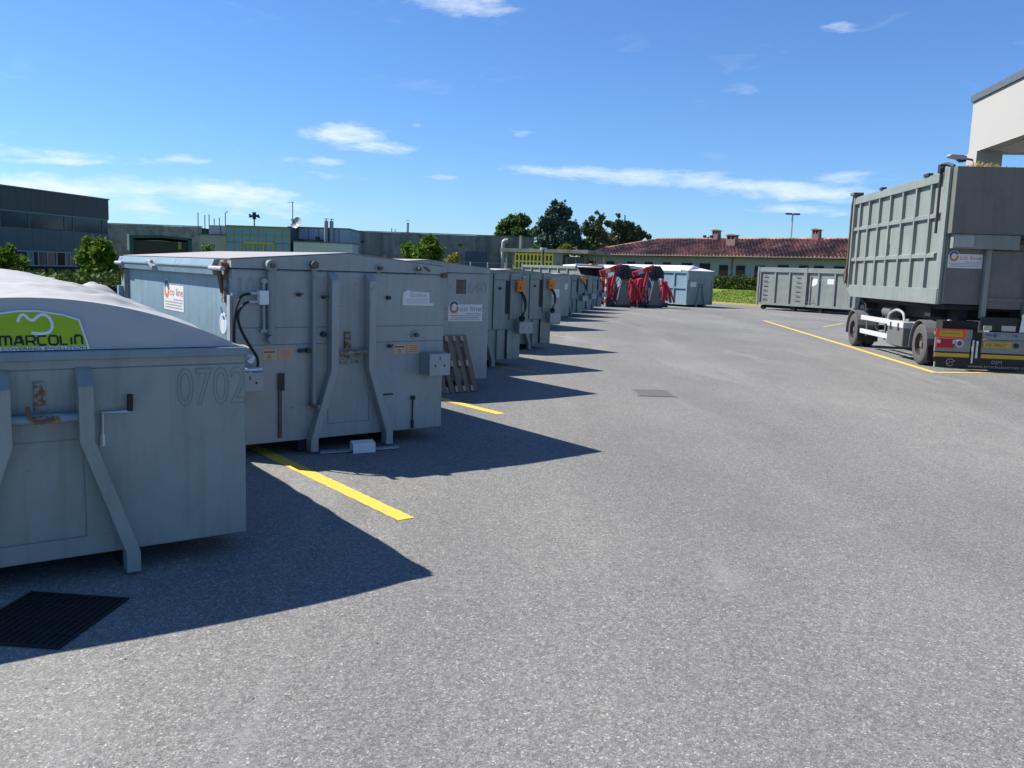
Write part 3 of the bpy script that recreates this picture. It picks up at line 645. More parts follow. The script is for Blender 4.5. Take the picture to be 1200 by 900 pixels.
obj('hook', MB().tube(curve([(1.16, -.10, 1.14), (1.165, -.12, 1.08), (1.22, -.125, 1.045), (1.3, -.12, 1.06)]), .013, 6), RUST, c1)
obj('skid', B(1.68, 1.78, .0, L1, .02, .139), DARK, c1); obj('skid', B(.73, .83, .0, L1, .02, .139), DARK, c1)
cr = MB().tube([(1.578, -.02, .87), (1.578, -.055, 1.06)], .008, 6).tube([(1.578, -.03, .86), (1.578, -.03, 1.065), (1.745, -.045, 1.065)], .011, 8)
crk = obj('crank_handle', cr, GALV, c1); obj('grip', MB().tube([(1.74, -.045, 1.07), (1.74, -.06, 1.175)], .019, 10), BLACKR, crk)
obj('crank_socket', B(1.565, 1.592, -.03, -.0105, .85, .92), STEELW, crk)
obj('embossed_number', textmesh('0702', .36, (2.035, -.012, 1.075), outline=.0028, width=.46), C_BLUE, c1)
obj('rope_hook', MB().tube([(W1 + .02, .05, 1.40), (W1 + .05, .0, 1.38), (W1 + .03, -.03, 1.36)], .02, 8), STEELW, c1)
def arch(x):
    return max(0.0, .315 * (1 - abs((x - 1.2) / (1.27 if x > 1.2 else 1.3)) ** 2.0))
tb = MB(); nx, ny = 110, 130; vs = []; fs = []; front = []
from mathutils import noise as mn
def ridged(v_, o_=4):
    a_, k_, t0 = .5, 1.0, 0.0
    for _ in range(o_): t0 += a_ * (1 - abs(mn.noise(v_ * k_)) * 2); k_ *= 2.03; a_ *= .5
    return t0
LEAN = .40
for j in range(ny + 1):
    y0_ = (L1 - .02) * (j / ny) ** 1.25
    for i in range(nx + 1):
        x = -.05 + (W1 + .08) * i / nx
        g = 1 + .30 * math.sin(min(1, y0_ / 2.4) * math.pi / 2) if y0_ < L1 - 1 else 1 + .30 * max(0, (L1 - y0_))
        a_ = arch(x); z = 1.466 + a_ * g
        fr_ = min(1, y0_ * 3.0); side_ = min(1, max(0, (x - 1.5) / .7)) * min(1, max(0, W1 - x) * 6)
        wr = mn.fractal(Vector((x * 1.1 + .4 * y0_, y0_ * 1.7, 3.1)), .8, 2.0, 4)
        z += wr * .022 * fr_ * min(1, a_ * 8)
        z += (ridged(Vector((x * 2.2 - y0_ * .9, y0_ * 1.3 + x * .8, .7))) - .45) * .045 * fr_ * (.35 + side_) * min(1, a_ * 7 + .15)
        z += .016 * (math.sin(y0_ * 7.5 + 2.2 * x + 1.3 * math.sin(y0_ * 2.1)) + .5 * math.sin(y0_ * 17 - 3 * x)) * fr_ * min(1, max(0, x - .9)) * min(1, a_ * 6)
        z += .12 * math.exp(-((x - 2.14) / .13) ** 2 - ((y0_ - 3.35) / .10) ** 2) + .11 * math.exp(-((x - 2.18) / .2) ** 2 - ((y0_ - 3.05) / .2) ** 2)
        z = max(z, 1.468 if 0 <= x <= W1 - .02 else 1.468)
        if x > W1 - .015 or x < -.02: z = 1.45 + .012 * math.sin(y0_ * 9 + 2 * math.sin(y0_ * 3))
        y = y0_ + LEAN * a_ * (1 - y0_ / L1)
        vs.append((x, y, z))
        if j == 0: front.append(z)
for j in range(ny):
    for i in range(nx):
        k = j * (nx + 1) + i; fs.append((k, k + 1, k + nx + 2, k + nx + 1))
tb.add(vs, fs)
# the front curtain of the cover, between rim and arch, leaning back
fv = []; ff = []; NQ = 8
for i in range(nx + 1):
    x = -.05 + (W1 + .08) * i / nx; h_ = max(.002, front[i] - 1.466)
    for q in range(NQ + 1):
        f_ = q / NQ; z = 1.466 + h_ * f_; bul = math.sin(f_ * math.pi)
        crease = (.013 * math.sin(x * 23 + 3 * math.sin(x * 5)) * min(1, max(0, x - 1.5) * 3) + .006 * math.sin(x * 9)) * bul
        fv.append((x, LEAN * arch(x) * f_ + crease * (x > 1.54 or x < .9), z))
for i in range(nx):
    for q in range(NQ): k = i * (NQ + 1) + q; ff.append((k, k + NQ + 1, k + NQ + 2, k + 1))
tp = obj('tarpaulin', tb, TARP, c1, smooth=True)
obj('tarpaulin_end', MB().add(fv, ff), TARP, tp, smooth=True)
# logo printed on the curtain
pl = Plane((0, -.012, 1.466), (1, 0, 0), (0, LEAN, 1)); pl.n = Vector((0, -1, LEAN)).normalized()
gs = [(.93, .023), (1.508, .023), (1.472, 1.642 - 1.466), (1.385, 1.672 - 1.466), (1.25, 1.694 - 1.466), (1.15, 1.694 - 1.466), (1.03, 1.676 - 1.466), (.96, 1.645 - 1.466)]
gw = [(.918, 1.468 - 1.466), (1.524, 1.468 - 1.466), (1.483, 1.650 - 1.466), (1.39, 1.682 - 1.466), (1.25, 1.705 - 1.466), (1.15, 1.705 - 1.466), (1.026, 1.687 - 1.466), (.95, 1.655 - 1.466)]
lg = obj('printed_logo', pl.sheet(gw, .002), WPRINT, tp, label='white bordered lime green logo panel')
obj('logo_field', pl.sheet(gs, .004), LIME, lg)
zx = lambda a, b: (1.04 + a * .000539, 1.537 - 1.466 - (350 + b / 8.571 - 396) * .0054)
mk = [zx(a, b) for a, b in ((190, 240), (205, 200), (232, 175), (265, 178), (300, 212), (340, 225), (375, 200), (410, 178), (455, 172), (500, 195), (525, 240), (527, 290), (500, 330), (450, 348), (390, 350), (315, 342))]
mk3 = [(p.x, p.y) for p in curve([(a, b, 0) for a, b in mk], 5)]
obj('logo_stroke', ribbon(mk3, .017, pl.x, pl.z, pl.p(0, 0, .0055)), WPRINT, lg)
# wide square lettering, each letter as painted strokes
GL = {'M': [[(0, 0), (0, .78), (.14, 1), (.42, 1), (.5, .9), (.5, 0)], [(.5, .9), (.6, 1), (.86, 1), (1, .78), (1, 0)]], 'A': [[(0, 0), (.38, 1), (.62, 1), (1, 0)], [(.2, .3), (.8, .3)]],
      'R': [[(0, 0), (0, 1), (.8, 1), (1, .85), (1, .55), (.8, .4), (.05, .4)], [(.6, .4), (1, 0)]], 'C': [[(1, 1), (.2, 1), (0, .8), (0, .2), (.2, 0), (1, 0)]],
      'O': [[(.2, 0), (0, .2), (0, .8), (.2, 1), (.8, 1), (1, .8), (1, .2), (.8, 0), (.15, 0)]], 'L': [[(0, 1), (0, 0), (1, 0)]], 'I': [[(.5, 0), (.5, .8)]], 'n': [[(0, 0), (0, .85), (.1, 1), (.8, 1), (1, .8), (1, 0)]]}
mb = MB(); x = 1.042
for ch, wd in (('M', .062), ('A', .052), ('R', .048), ('C', .048), ('O', .050), ('L', .040), ('I', .012), ('n', .042)):
    for st in GL[ch]:
        q = ribbon([(x + a * wd * .94, .012 + b * .052) for a, b in st], .011, pl.x, pl.z, pl.p(0, 1.4865 - 1.466, .0055)); mb.add(q.v, q.f)
    x += wd * .94 + .0155
obj('lettering', mb, BPRINT, lg)
obj('lettering', textmesh('THE COVERING EVOLUTION', .021, pl.p(.955, .0045, .0048), pl.x, pl.z, width=.55), BPRINT, lg)

# ------------------------------------------------------------------ pallet leaning at the third container, loose bracket on the ground
pt = thing('pallet', 'weathered wooden pallet leaning against the third container', 'pallet', (-.56, 14.27, .0), TH)
bw = Matrix.Rotation(R(-25), 4, 'X')
def tilt(mb): mb.v = [tuple(bw @ Vector(v_)) for v_ in mb.v]; return mb
for i in range(6):
    x = -.10 - i * .155; obj('board', tilt(B(x, x + (.10 if i % 2 == 0 else .085), -.0, .02, .01, 1.02)), WOOD, pt, bevel=.003)
for j in range(3):
    z = .02 + j * .445
    obj('board', tilt(B(-.90, .0, .10, .12, z, z + .10)), WOOD, pt)
    for i in range(5):
        x = -.145 - i * .155 + (0 if j == 0 else .02); obj('block', tilt(B(x, x + .05, -.006 if i < 3 else .03, .099, z, z + .10)), WOODE, pt, bevel=.003)
for i in range(3): obj('board', tilt(B(-.1 - i * .38, -.1 - i * .38 + .10, .121, .14, .01, 1.02)), WOOD, pt)
wb = thing('loose_bracket', 'bent white sheet metal clip over a flat grey bar on the ground', 'bracket', (-1.66, 9.30, 0), .47)
obj('flat_bar', MB().prism([(-.46, -.06), (.44, -.05), (.47, .05), (-.44, .06)], .012, .022, 'z').box(-.4, .4, .02, .04, .0, .011), GALV, wb)
obj('clip', MB().prism([(-.115, .0), (-.105, .0), (-.10, .095), (.0, .115), (.0, .125), (-.105, .105)], -.115, .14, 'x').box(-.115, .14, .0, .012, .022, .118), WHITEM, wb, bevel=.003)

# ------------------------------------------------------------------ trailer on the right
hd = Vector((.095, .9955)); thT = math.atan2(-.095, .9955)
rc = Vector((10.399, 21.722)) + hd * (-.85)
# local frame: x to the right along the rear, y forward along the trailer, origin at the rear left corner on the ground
tc = thing('open_container', 'tall ribbed grey green container carried on the trailer at right', 'container', (rc.x, rc.y, 0), thT)
LT, WT, Z0, Z1 = 7.55, 2.5, 1.60, 4.74
side = MB().prism([(0, Z0), (LT - .35, Z0), (LT, Z0 + .25), (LT, Z1), (0, Z1)], 0, .05, 'x')
obj('side_wall', side, C_TRAIL, tc)
obj('side_wall', MB().prism([(0, Z0), (LT - .35, Z0), (LT, Z0 + .25), (LT, Z1), (0, Z1)], WT - .05, WT, 'x'), C_TRAIL, tc)
obj('end_wall', B(.051, WT - .051, LT - .06, LT - .01, Z0 + .25, Z1), C_TRAIL, tc)
obj('floor', B(.051, WT - .051, .05, LT - .4, Z0, Z0 + .08), DARK, tc)
obj('rim', B(-.10, .08, .52, LT + .02, Z1 - .21, Z1 + .02), C_TRAIL, tc, bevel=.012)
obj('rim', B(WT - .08, WT + .1, .1, LT + .02, Z1 - .21, Z1 + .02), C_TRAIL, tc, bevel=.012)
obj('sill', MB().prism([(.02, Z0 - .02), (LT - .36, Z0 - .02), (LT + .0, Z0 + .22), (LT + .0, Z0 + .36), (.02, Z0 + .36)], -.09, -.002, 'x'), C_TRAIL, tc, bevel=.01)
ribs = [1.0, 2.02, 3.02, 4.03, 5.0, 5.97, 6.88]
rm = B(-.085, -.002, -.05, .05, Z0 + .365, Z1 - .215).mesh('rib'); rm.materials.append(C_TRAIL)
for y in ribs:
    o = bpy.data.objects.new('rib', rm); col.objects.link(o); o.parent = tc; o.location = (0, y, 0)
for zz in (2.77, 3.74):
    obj('side_rail', MB().prism([(-.078, zz - .05), (-.002, zz - .07), (-.002, zz + .075), (-.078, zz + .04)], .45, LT - .05, 'y'), C_TRAIL, tc)
obj('corner_post', B(-.12, .02, LT - .16, LT + .04, Z0 + .3, Z1 + .08), C_TRAIL, tc, bevel=.01)
obj('corner_post', B(-.06, .08, .0, .30, Z0 - .01, Z1 + .11), C_TRAIL, tc, bevel=.01)
obj('locking_rod', MB().tube([(-.11, .38, 3.3), (-.11, .40, 4.7), (-.09, .42, 4.92)], .035, 8).box(-.16, -.05, .34, .5, 4.75, 4.95), DARK, tc)
mb = MB().tube(curve([(-.1, .34, 4.84), (-.1, .42, 4.92), (.0, .35, 4.95), (.1, .2, 4.88)]), .05, 8); obj('tipping_hook', mb, DARK, tc, smooth=True)
obj('tipping_hook', B(-.13, -.02, 1.15, 1.5, Z1 + .021, Z1 + .09), DARK, tc); obj('tipping_hook', B(-.13, 0, 4.7, 4.95, Z1 + .021, Z1 + .09), DARK, tc)
mb = MB().tube([(-.15, LT - .02, Z0 + .5), (-.15, LT, Z1 - .2), (-.12, LT - .02, Z1 + .1)], .03, 8).box(-.2, .1, LT - .3, LT + .12, Z1 + .085, Z1 + .17).box(-.2, -.12, LT - .06, LT + .06, Z0 + .4, Z0 + .9)
mb.tube([(-.2, LT + .0 + .12 * math.cos(a_ * .6), 2.2 + .2 * math.sin(a_ * .6)) for a_ in range(12)], .018, 6)
obj('door_gear', mb, BROWNR, tc)
# rear end
obj('rear_housing', B(.02, WT + .02, -.24, -.001, 3.28, Z1 + .10), C_TRAILD, tc, bevel=.01)
obj('rear_beam', B(.10, 1.62, -.20, -.001, 2.93, 3.27), C_TRAIL, tc, bevel=.008)
obj('rear_wall', B(.081, WT - .05, .02, .07, Z0 + .0, 3.28), C_TRAILD, tc)
obj('rear_post', B(.93, 1.04, -.14, .019, 1.28, 2.928), C_TRAIL, tc, bevel=.008); obj('rear_post', B(1.9, 2.02, -.14, .019, 1.4, 2.928), C_TRAIL, tc)
obj('rear_flap', B(1.05, 2.45, -.05, .018, 1.52, 2.90), C_TRAILD, tc, bevel=.005)
obj('rear_flap_lip', B(1.05, 2.45, -.09, -.051, 1.7, 1.78), C_TRAILD, tc)
obj('rear_pipe', MB().tube([(1.64, -.1, 3.15), (2.3, -.12, 3.12)], .06, 8), DARK, tc)
st = obj('sticker', Plane((.13, -.2005, 2.97)).rect(0, 0, .44, .26), BOXG, tc, label='pale grey data plate')
mb = MB()
for j in range(5): q = Plane((.13, -.2005, 2.97)).rect(.06, .04 + j * .042, .38, .052 + j * .042, .0045); mb.add(q.v, q.f)
obj('small_print', mb, STKG, st)
ecoline_sticker(tc, Plane((.10, .0185, 2.47)), .80, .40)
pl = Plane((-.0015, 4.06, 2.86), (0, -1, 0)); 
lf = Plane((-.0015, 4.34, 0), (0, -1, 0))
st = obj('sticker', lf.sheet([(0, 2.90), (.05, 2.82), (.30, 3.0), (.40, 3.2), (.40, 3.60), (.05, 3.62), (0, 3.5)], .004), STK, tc, label='white sticker with red lower edge, half worn off')
obj('printed_logo', lf.sheet([(.01, 2.92), (.05, 2.85), (.28, 3.01), (.36, 3.17), (.2, 3.15), (.06, 3.12)], .006), plain('pink_print', (.62, .28, .25), .6, bump=0), st)
# load of clippings
nb = 6500; P = rng.uniform([.12, .05, Z1 - .15], [WT - .15, 2.6, Z1 + .10], (nb, 3)); P[:, 2] -= .25 * np.clip(.55 - P[:, 0], 0, 1) * 2; P[:, 2] += .10 * np.sin(P[:, 0] * 2.2) - .06 * P[:, 1] * 0
mb = MB()
for p in P:
    a_ = random.uniform(0, 6.28); l_ = random.uniform(.05, .15); d = Vector((math.cos(a_), math.sin(a_), random.uniform(-.2, .9))) * l_; q = Vector(p); s_ = Vector((-math.sin(a_), math.cos(a_), 0)) * .012
    mb.add([q - s_, q + s_, q + d + s_, q + d - s_], [(0, 1, 2, 3)])
lo = obj('garden_clippings', mb, LF_DRY, kind='stuff'); lo.location = (rc.x, rc.y, 0); lo.rotation_euler.z = thT

tr = thing('trailer', 'two axle drawbar trailer with aluminium side guards under the tall container', 'trailer', (rc.x, rc.y, 0), thT)
ch = MB().box(.55, .75, .2, LT - .3, 1.15, 1.50).box(1.75, 1.95, .2, LT - .3, 1.15, 1.50)
for y in (.6, 2.0, 3.6, 5.2, 6.8): ch.box(.75, 1.75, y, y + .12, 1.2, 1.45)
ch.box(.15, 2.35, LT - 1.2, LT - .8, 1.25, 1.5).box(.15, 2.35, .9, 1.3, 1.25, 1.5).box(.3, 2.2, .95, 1.2, .55, .7).box(.3, 2.2, 6.75, 7.0, .55, .7).box(.5, 2.0, 6.4, 7.3, .95, 1.15)
obj('chassis', ch, DARKM, tr)
obj('subframe', B(.18, 2.3, .1, LT - .6, 1.46, 1.575), DARKM, tr)
tyre = MB().lathe([(.30, -.14), (.44, -.15), (.50, -.13), (.525, -.09), (.53, 0), (.525, .09), (.50, .13), (.44, .15), (.30, .14), (.30, -.14)], (0, 0, 0), (1, 0, 0), 40).mesh('tyre'); tyre.materials.append(TYRE)
for p in tyre.polygons: p.use_smooth = True
rimm = MB().lathe([(.0, .03), (.09, .03), (.12, -.05), (.16, -.05), (.2, .06), (.27, .09), (.30, -.02), (.305, -.135), (.29, -.14)], (0, 0, 0), (1, 0, 0), 28).mesh('wheel_rim'); rimm.materials.append(CHROME)
hubm = MB().disc((0, 0, 0), .085, .10, (-1, 0, 0)).lathe([(.14, -.052), (.14, -.06), (.13, -.06)], (0, 0, 0)).mesh('hub'); hubm.materials.append(BROWNR)
def wheel(x, y, side=-1):
    o = bpy.data.objects.new('wheel', tyre); col.objects.link(o); o.parent = tr; o.location = (x, y, .53); o.rotation_euler.z = 0 if side < 0 else math.pi
    for nm, me in (('wheel_rim', rimm), ('hub', hubm)):
        c_ = bpy.data.objects.new(nm, me); col.objects.link(c_); c_.parent = o
    return o
WY = (1.05, 6.85)
for y in WY:
    wheel(.14, y); wheel(.47, y); wheel(2.36, y, 1); wheel(2.03, y, 1)
def fender(x0, x1, y, a0, a1, r=.60):
    mb = MB(); n = 14; vs = []
    for i in range(n + 1):
        a_ = R(a0 + (a1 - a0) * i / n)
        for rr in (r, r + .025):
            for x in (x0, x1): vs.append((x, y + rr * math.cos(a_), .53 + rr * math.sin(a_)))
    fs = []
    for i in range(n):
        k = i * 4; fs += [(k, k + 1, k + 5, k + 4), (k + 2, k + 6, k + 7, k + 3), (k, k + 4, k + 6, k + 2), (k + 1, k + 3, k + 7, k + 5)]
    fs += [(0, 2, 3, 1), (4 * n, 4 * n + 1, 4 * n + 3, 4 * n + 2)]
    return mb.add(vs, fs)
FEND = plain('grey_plastic_mudguard', (.12, .125, .13), .5, var=.1)
for y in WY:
    for x0, x1 in ((-.04, .62), (1.9, 2.52)): obj('mudguard', fender(x0, x1, y, -12, 192), FEND, tr)
obj('mudflap', B(-.02, .6, WY[0] - .66, WY[0] - .64, .16, .55), BLACKR, tr); obj('mudflap', B(-.02, .6, WY[1] - .66, WY[1] - .64, .2, .6), BLACKR, tr)
for zz in (.50, .92): obj('side_guard', B(-.03, .02, 3.42, 6.0, zz - .02, zz + .12), ALU, tr, bevel=.008)
obj('guard_post', B(.021, .06, 5.5, 5.58, .42, 1.1), CHROME, tr); obj('guard_post', B(.021, .06, 3.8, 3.88, .42, 1.1), CHROME, tr)
bx = obj('tool_box', B(-.05, .5, 2.15, 3.40, .36, 1.0), CHROME, tr, bevel=.02)
obj('box_lid', B(-.062, .5, 2.14, 3.41, .86, 1.02), ALU, bx, bevel=.01)
obj('box_latch', B(-.08, -.063, 2.45, 2.53, .78, .98), DARK, bx); obj('box_latch', B(-.08, -.063, 3.05, 3.13, .78, .98), DARK, bx)
obj('air_tank', MB().tube([(.3, 3.9, 1.22), (.3, 4.6, 1.22)], .17, 14), CHROME, tr, smooth=True)
obj('hose_loop', MB().tube(curve([(.05, 2.4, 1.05), (.05, 2.55, 1.25), (.06, 3.1, 1.32), (.05, 3.6, 1.2), (.05, 3.7, 1.02)]), .035, 8), GALV, tr, smooth=True)
obj('air_hose', MB().tube(curve([(.1, 5.9, 1.15), (.1, 6.1, 1.42), (.1, 6.6, 1.45), (.15, 6.9, 1.2)]), .03, 6), BLACKR, tr, smooth=True); obj('air_hose', MB().tube(curve([(.2, 4.6, 1.1), (.05, 4.7, .8), (.1, 4.5, .6), (.3, 4.3, .7)]), .02, 6), BLACKR, tr, smooth=True)
obj('turntable', MB().disc((1.25, 6.85, 1.14), .55, .1, (0, 0, 1)), DARK, tr)
obj('drawbar', MB().beam((.8, 7.3, .9), (1.25, 9.3, .75), .12, .14).beam((1.7, 7.3, .9), (1.25, 9.3, .75), .12, .14), DARK, tr)
# rear of the trailer: lamp carrier, reflector, plates, flap
YB = -.22
obj('lamp_carrier', B(-.08, 2.5, YB + .01, YB + .09, .46, .78), CHROME, tr, bevel=.006)
obj('carrier_gap', B(.74, .98, YB + .0, YB + .009, .40, .95), DARKM, tr)
rf = obj('marker_board', B(-.09, .60, YB - .012, YB - .002, .79, 1.01), REFL_R, tr); obj('marker_field', B(-.015, .52, YB - .016, YB - .013, .83, .97), REFL_Y, rf)
obj('reflector_hint', Plane((0, YB - .0165, .875)).rect(.04, .0, .46, .05, .001), plain('olive_print', (.36, .27, .02), .5, bump=0), rf)
rf = obj('marker_board', B(1.95, 2.55, YB - .012, YB - .002, .79, 1.01), REFL_R, tr); obj('marker_field', B(2.02, 2.48, YB - .016, YB - .013, .83, .97), REFL_Y, rf)
obj('bumper_plate', B(.605, .75, YB - .002, YB + .03, .78, 1.0), CHROME, tr)
for x0 in (-.07, 2.0):
    lp = obj('tail_light', B(x0, x0 + .42, YB - .03, YB + .009, .55, .765), LAMPR, tr, bevel=.012)
    obj('lamp_lens', MB().disc((x0 + .05, YB - .031, .70), .045, .008, seg=18), LAMPC, lp); obj('lamp_lens', B(x0 + .37, x0 + .419, YB - .04, YB - .031, .66, .75), LAMPC, lp)
    rl = obj('fog_light', MB().disc((x0 + .54, YB + .009, .665), .095, .03, seg=24), LAMPC, tr); obj('lamp_lens', MB().disc((x0 + .54, YB - .022, .665), .06, .006, seg=24), STKD, rl)
obj('side_marker', MB().box(-.12, -.085, YB - .02, YB + .02, .86, .93), STKOR, tr)
obj('bumper_strip', B(-.08, .72, YB - .014, YB + .0, .335, .425), REFL_Y, tr); obj('bumper_strip', B(.99, 2.5, YB - .014, YB + .0, .335, .425), REFL_Y, tr)
obj('bumper_bar', B(-.08, 2.5, YB + .011, YB + .08, .30, .459), DARK, tr)
obj('post_bracket', B(.765, .80, YB - .04, YB - .012, .20, .76), STEELW, tr); obj('post_bracket', B(.85, .89, YB - .05, YB - .012, .33, .74), STEELW, tr)
fl = obj('spray_flap', B(-.07, 2.5, YB + .012, YB + .03, .08, .30), BLACKR, tr)
obj('flap_edge', B(-.075, -.045, YB - .004, YB + .011, .08, .2), STEELW, fl)
pl = Plane((0, YB + .011, 0))
obj('printed_logo', ribbon(arc(.30, .20, .085, 30, 330, 16), .016, o=pl.p(0, 0, .001)), STKG, fl); obj('printed_logo', ribbon([(.24, .15), (.30, .22), (.36, .19), (.42, .26)], .014, o=pl.p(0, 0, .0015)), STKG, fl)
obj('lettering', textmesh('OEM', .12, pl.p(1.25, .20, .002)), STKG, fl)
obj('lettering', textmesh('www.trucksources.com', .11, pl.p(.72, .095, .002), width=1.5), STKG, fl)
up = obj('upper_panel', B(.93, 2.45, YB + .05, YB + .08, 1.0, 1.32), DARK, tr)
obj('reflector', B(1.0, 1.19, YB + .03, YB + .049, 1.0, 1.12), CREAM, up); obj('reflector', B(1.42, 1.74, YB + .03, YB + .049, 1.0, 1.13), CREAM, up)
np_ = obj('badge_plate', B(.99, 2.4, YB - .01, YB + .009, .79, .97), CHROME, tr)
obj('lettering', textmesh('ADIGE', .12, (1.38, YB - .0115, .84)), STKG, np_); obj('printed_logo', MB().box(1.06, 1.20, YB - .012, YB - .0105, .88, .92).disc((1.27, YB - .0105, .89), .05, .0015), STKB, np_); obj('printed_logo', B(1.66, 1.78, YB - .012, YB - .0105, .86, .93), STKB, np_)
pp = obj('number_plate', B(1.02, 1.66, YB - .014, YB + .009, .595, .735), PLATEY, tr); obj('lettering', textmesh('AB 38557', .12, (1.06, YB - .0155, .62), width=.5), STKD, pp)
obj('round_port', MB().disc((1.78, YB + .009, .66), .06, .02, seg=20), DARK, tr)
obj('white_board', MB().prism([(1.80, .99), (2.4, .99), (2.4, 1.42), (1.84, 1.42)], YB - .03, YB - .018, 'y'), WHITEM, tr)
obj('wedge', MB().beam((.18, YB + .25, .98), (.30, YB + .25, 1.22), .09, .06), STEELW, tr)
obj('lower_frame', B(.08, .9, YB + .1, YB + .5, .75, 1.2), DARKM, tr)

# ------------------------------------------------------------------ white canopy building at upper right, floodlight
a = at(1141, 120, 30); b = at(1141, 181, 30); dirc = Vector((.19, -1)).normalized()
cb = thing('canopy_building', 'white plastered canopy block on a square pillar above the trailer', 'building', (a.x, 30, 0), math.atan2(dirc.x, dirc.y) * 0)
fx = Vector((.13, 1)).normalized(); nxv = Vector((fx.y, -fx.x))
def cq(x, y, z): return (nxv.x * x + fx.x * y, nxv.y * x + fx.y * y, z)
def cbox(x0, x1, y0, y1, z0, z1):
    m_ = B(x0, x1, y0, y1, z0, z1); m_.v = [cq(*v_) for v_ in m_.v]; return m_
zt, zbm = a.z, b.z
obj('fascia', cbox(0, .35, -22, 0, zbm, zt), PLASTER, cb); obj('fascia', cbox(.351, 15, -.35, 0, zbm, zt), PLASTER, cb)
obj('coping', cbox(-.07, .42, -22, .07, zt + .002, zt + .22), COPING, cb); obj('coping', cbox(.425, 15, -.42, .07, zt + .002, zt + .22), COPING, cb)
obj('soffit', cbox(.352, 15, -22, -.352, zbm + .02, zbm + .3), PLASTG, cb); obj('edge_beam', cbox(.352, .9, -22, -.9, zbm - .02, zbm + .015), PLASTG, cb)
obj('pillar', cbox(-.06, .75, -.9, -.05, 0, zbm - .005), PLASTER, cb)
obj('pillar', cbox(-.06, .75, -21, -20, 0, zbm - .025), PLASTER, cb)
fp = at(1122, 184, 29.3); 
fl = thing('floodlight', 'flat pale floodlight head held out from the white canopy pillar', 'floodlight', fp)
obj('lamp_head', MB().prism([(-.33, .02), (-.26, -.04), (.12, -.10), (.28, -.08), (.26, .03), (.1, .07), (-.26, .08)], -.13, .13, 'y'), BOXG, fl, bevel=.02)
obj('arm', MB().tube([(.2, 0, -.03), (.62, .12, -.07)], .035, 8), DARK, fl); obj('driver_box', MB().prism([(.0, -.09), (.12, -.17), (.26, -.15), (.28, -.085)], -.09, .09, 'y'), DARK, fl)

# ------------------------------------------------------------------ far containers
def ribbin(name, label, corner, yaw_dir, Lb, Wb, H, ribs_n, z0=.15, rows=1, group=None, mat=C_PALE, tarp=False, front_mat=C_BLUE, rail=True, slant=0):
    """open bin; local y runs back along the long side, origin at the near left corner of its end"""
    d = Vector(yaw_dir).normalized(); t_ = thing(name, label, 'container', (corner[0], corner[1], 0), math.atan2(-d.x, d.y), group)
    H_ = H
    if slant:
        prof = [(0, H - slant), (slant * .9, H), (Lb, H), (Lb, z0), (0, z0)]
        obj('side_wall', MB().prism(prof, 0, .06, 'x'), mat, t_); obj('side_wall', MB().prism(prof, Wb - .06, Wb, 'x'), mat, t_)
        obj('end_wall', B(.061, Wb - .061, 0, .05, z0, H - slant), front_mat, t_)
        obj('cover', B(.061, Wb - .061, slant * .9 - .1, Lb - .061, H - .1, H - .04), DARK, t_)  # dark cover added over the bin to keep its inside in shade
        obj('mouth_shade_panel', B(.061, Wb - .061, slant * .9 + .6, slant * .9 + .66, z0 + .09, H - .101), DARK, t_)  # dark panel behind the open mouth, standing in for the shade inside
    else:
        obj('side_wall', B(0, .06, 0, Lb, z0, H), mat, t_); obj('side_wall', B(Wb - .06, Wb, 0, Lb, z0, H), mat, t_)
        obj('end_wall', B(.061, Wb - .061, .0, .06, z0, H), front_mat, t_)
    obj('end_wall', B(.061, Wb - .061, Lb - .06, Lb, z0, H), front_mat, t_); obj('floor', B(.061, Wb - .061, .061, Lb - .061, z0, z0 + .08), DARK, t_)
    s0 = slant * .9
    obj('rim', MB().box(-.09, .08, s0, Lb + .03, H - .16, H + .02).box(Wb - .08, Wb + .09, s0, Lb + .03, H - .16, H + .02).box(-.09, Wb + .09, Lb - .02, Lb + .09, H - .16, H + .02), mat, t_, bevel=.01)
    obj('sill', B(-.07, -.002, 0, Lb, z0 - .01, z0 + .16), mat, t_)
    me = B(-.085, -.002, -.05, .05, z0 + .165, H - .165).mesh('rib'); me.materials.append(mat)
    for i in range(ribs_n + 1):
        y = .06 + (Lb - .12) * i / ribs_n
        if slant and y < s0 + .1: continue
        o = bpy.data.objects.new('rib', me); col.objects.link(o); o.parent = t_; o.location = (0, y, 0)
    if rows > 1: obj('side_rail', B(-.08, -.002, .05 + s0, Lb - .05, (H + z0) / 2 - .06, (H + z0) / 2 + .06), mat, t_)
    obj('skid', B(.7, .82, -.02, Lb, .02, z0 - .002), DARK, t_); obj('skid', B(Wb - .82, Wb - .7, -.02, Lb, .02, z0 - .002), DARK, t_)
    if rail:
        c_ = Wb / 2
        obj('hook_rail', rail_path(c_ - .12, c_ - .2, c_ - .45, .1, -.14, -.002, H * .66, H * .64, H * .4, .15), front_mat, t_)
        obj('hook_rail', rail_path(c_ + .12, c_ + .2, c_ + .45, .1, -.14, -.002, H * .66, H * .64, H * .4, .15), front_mat, t_)
    return t_
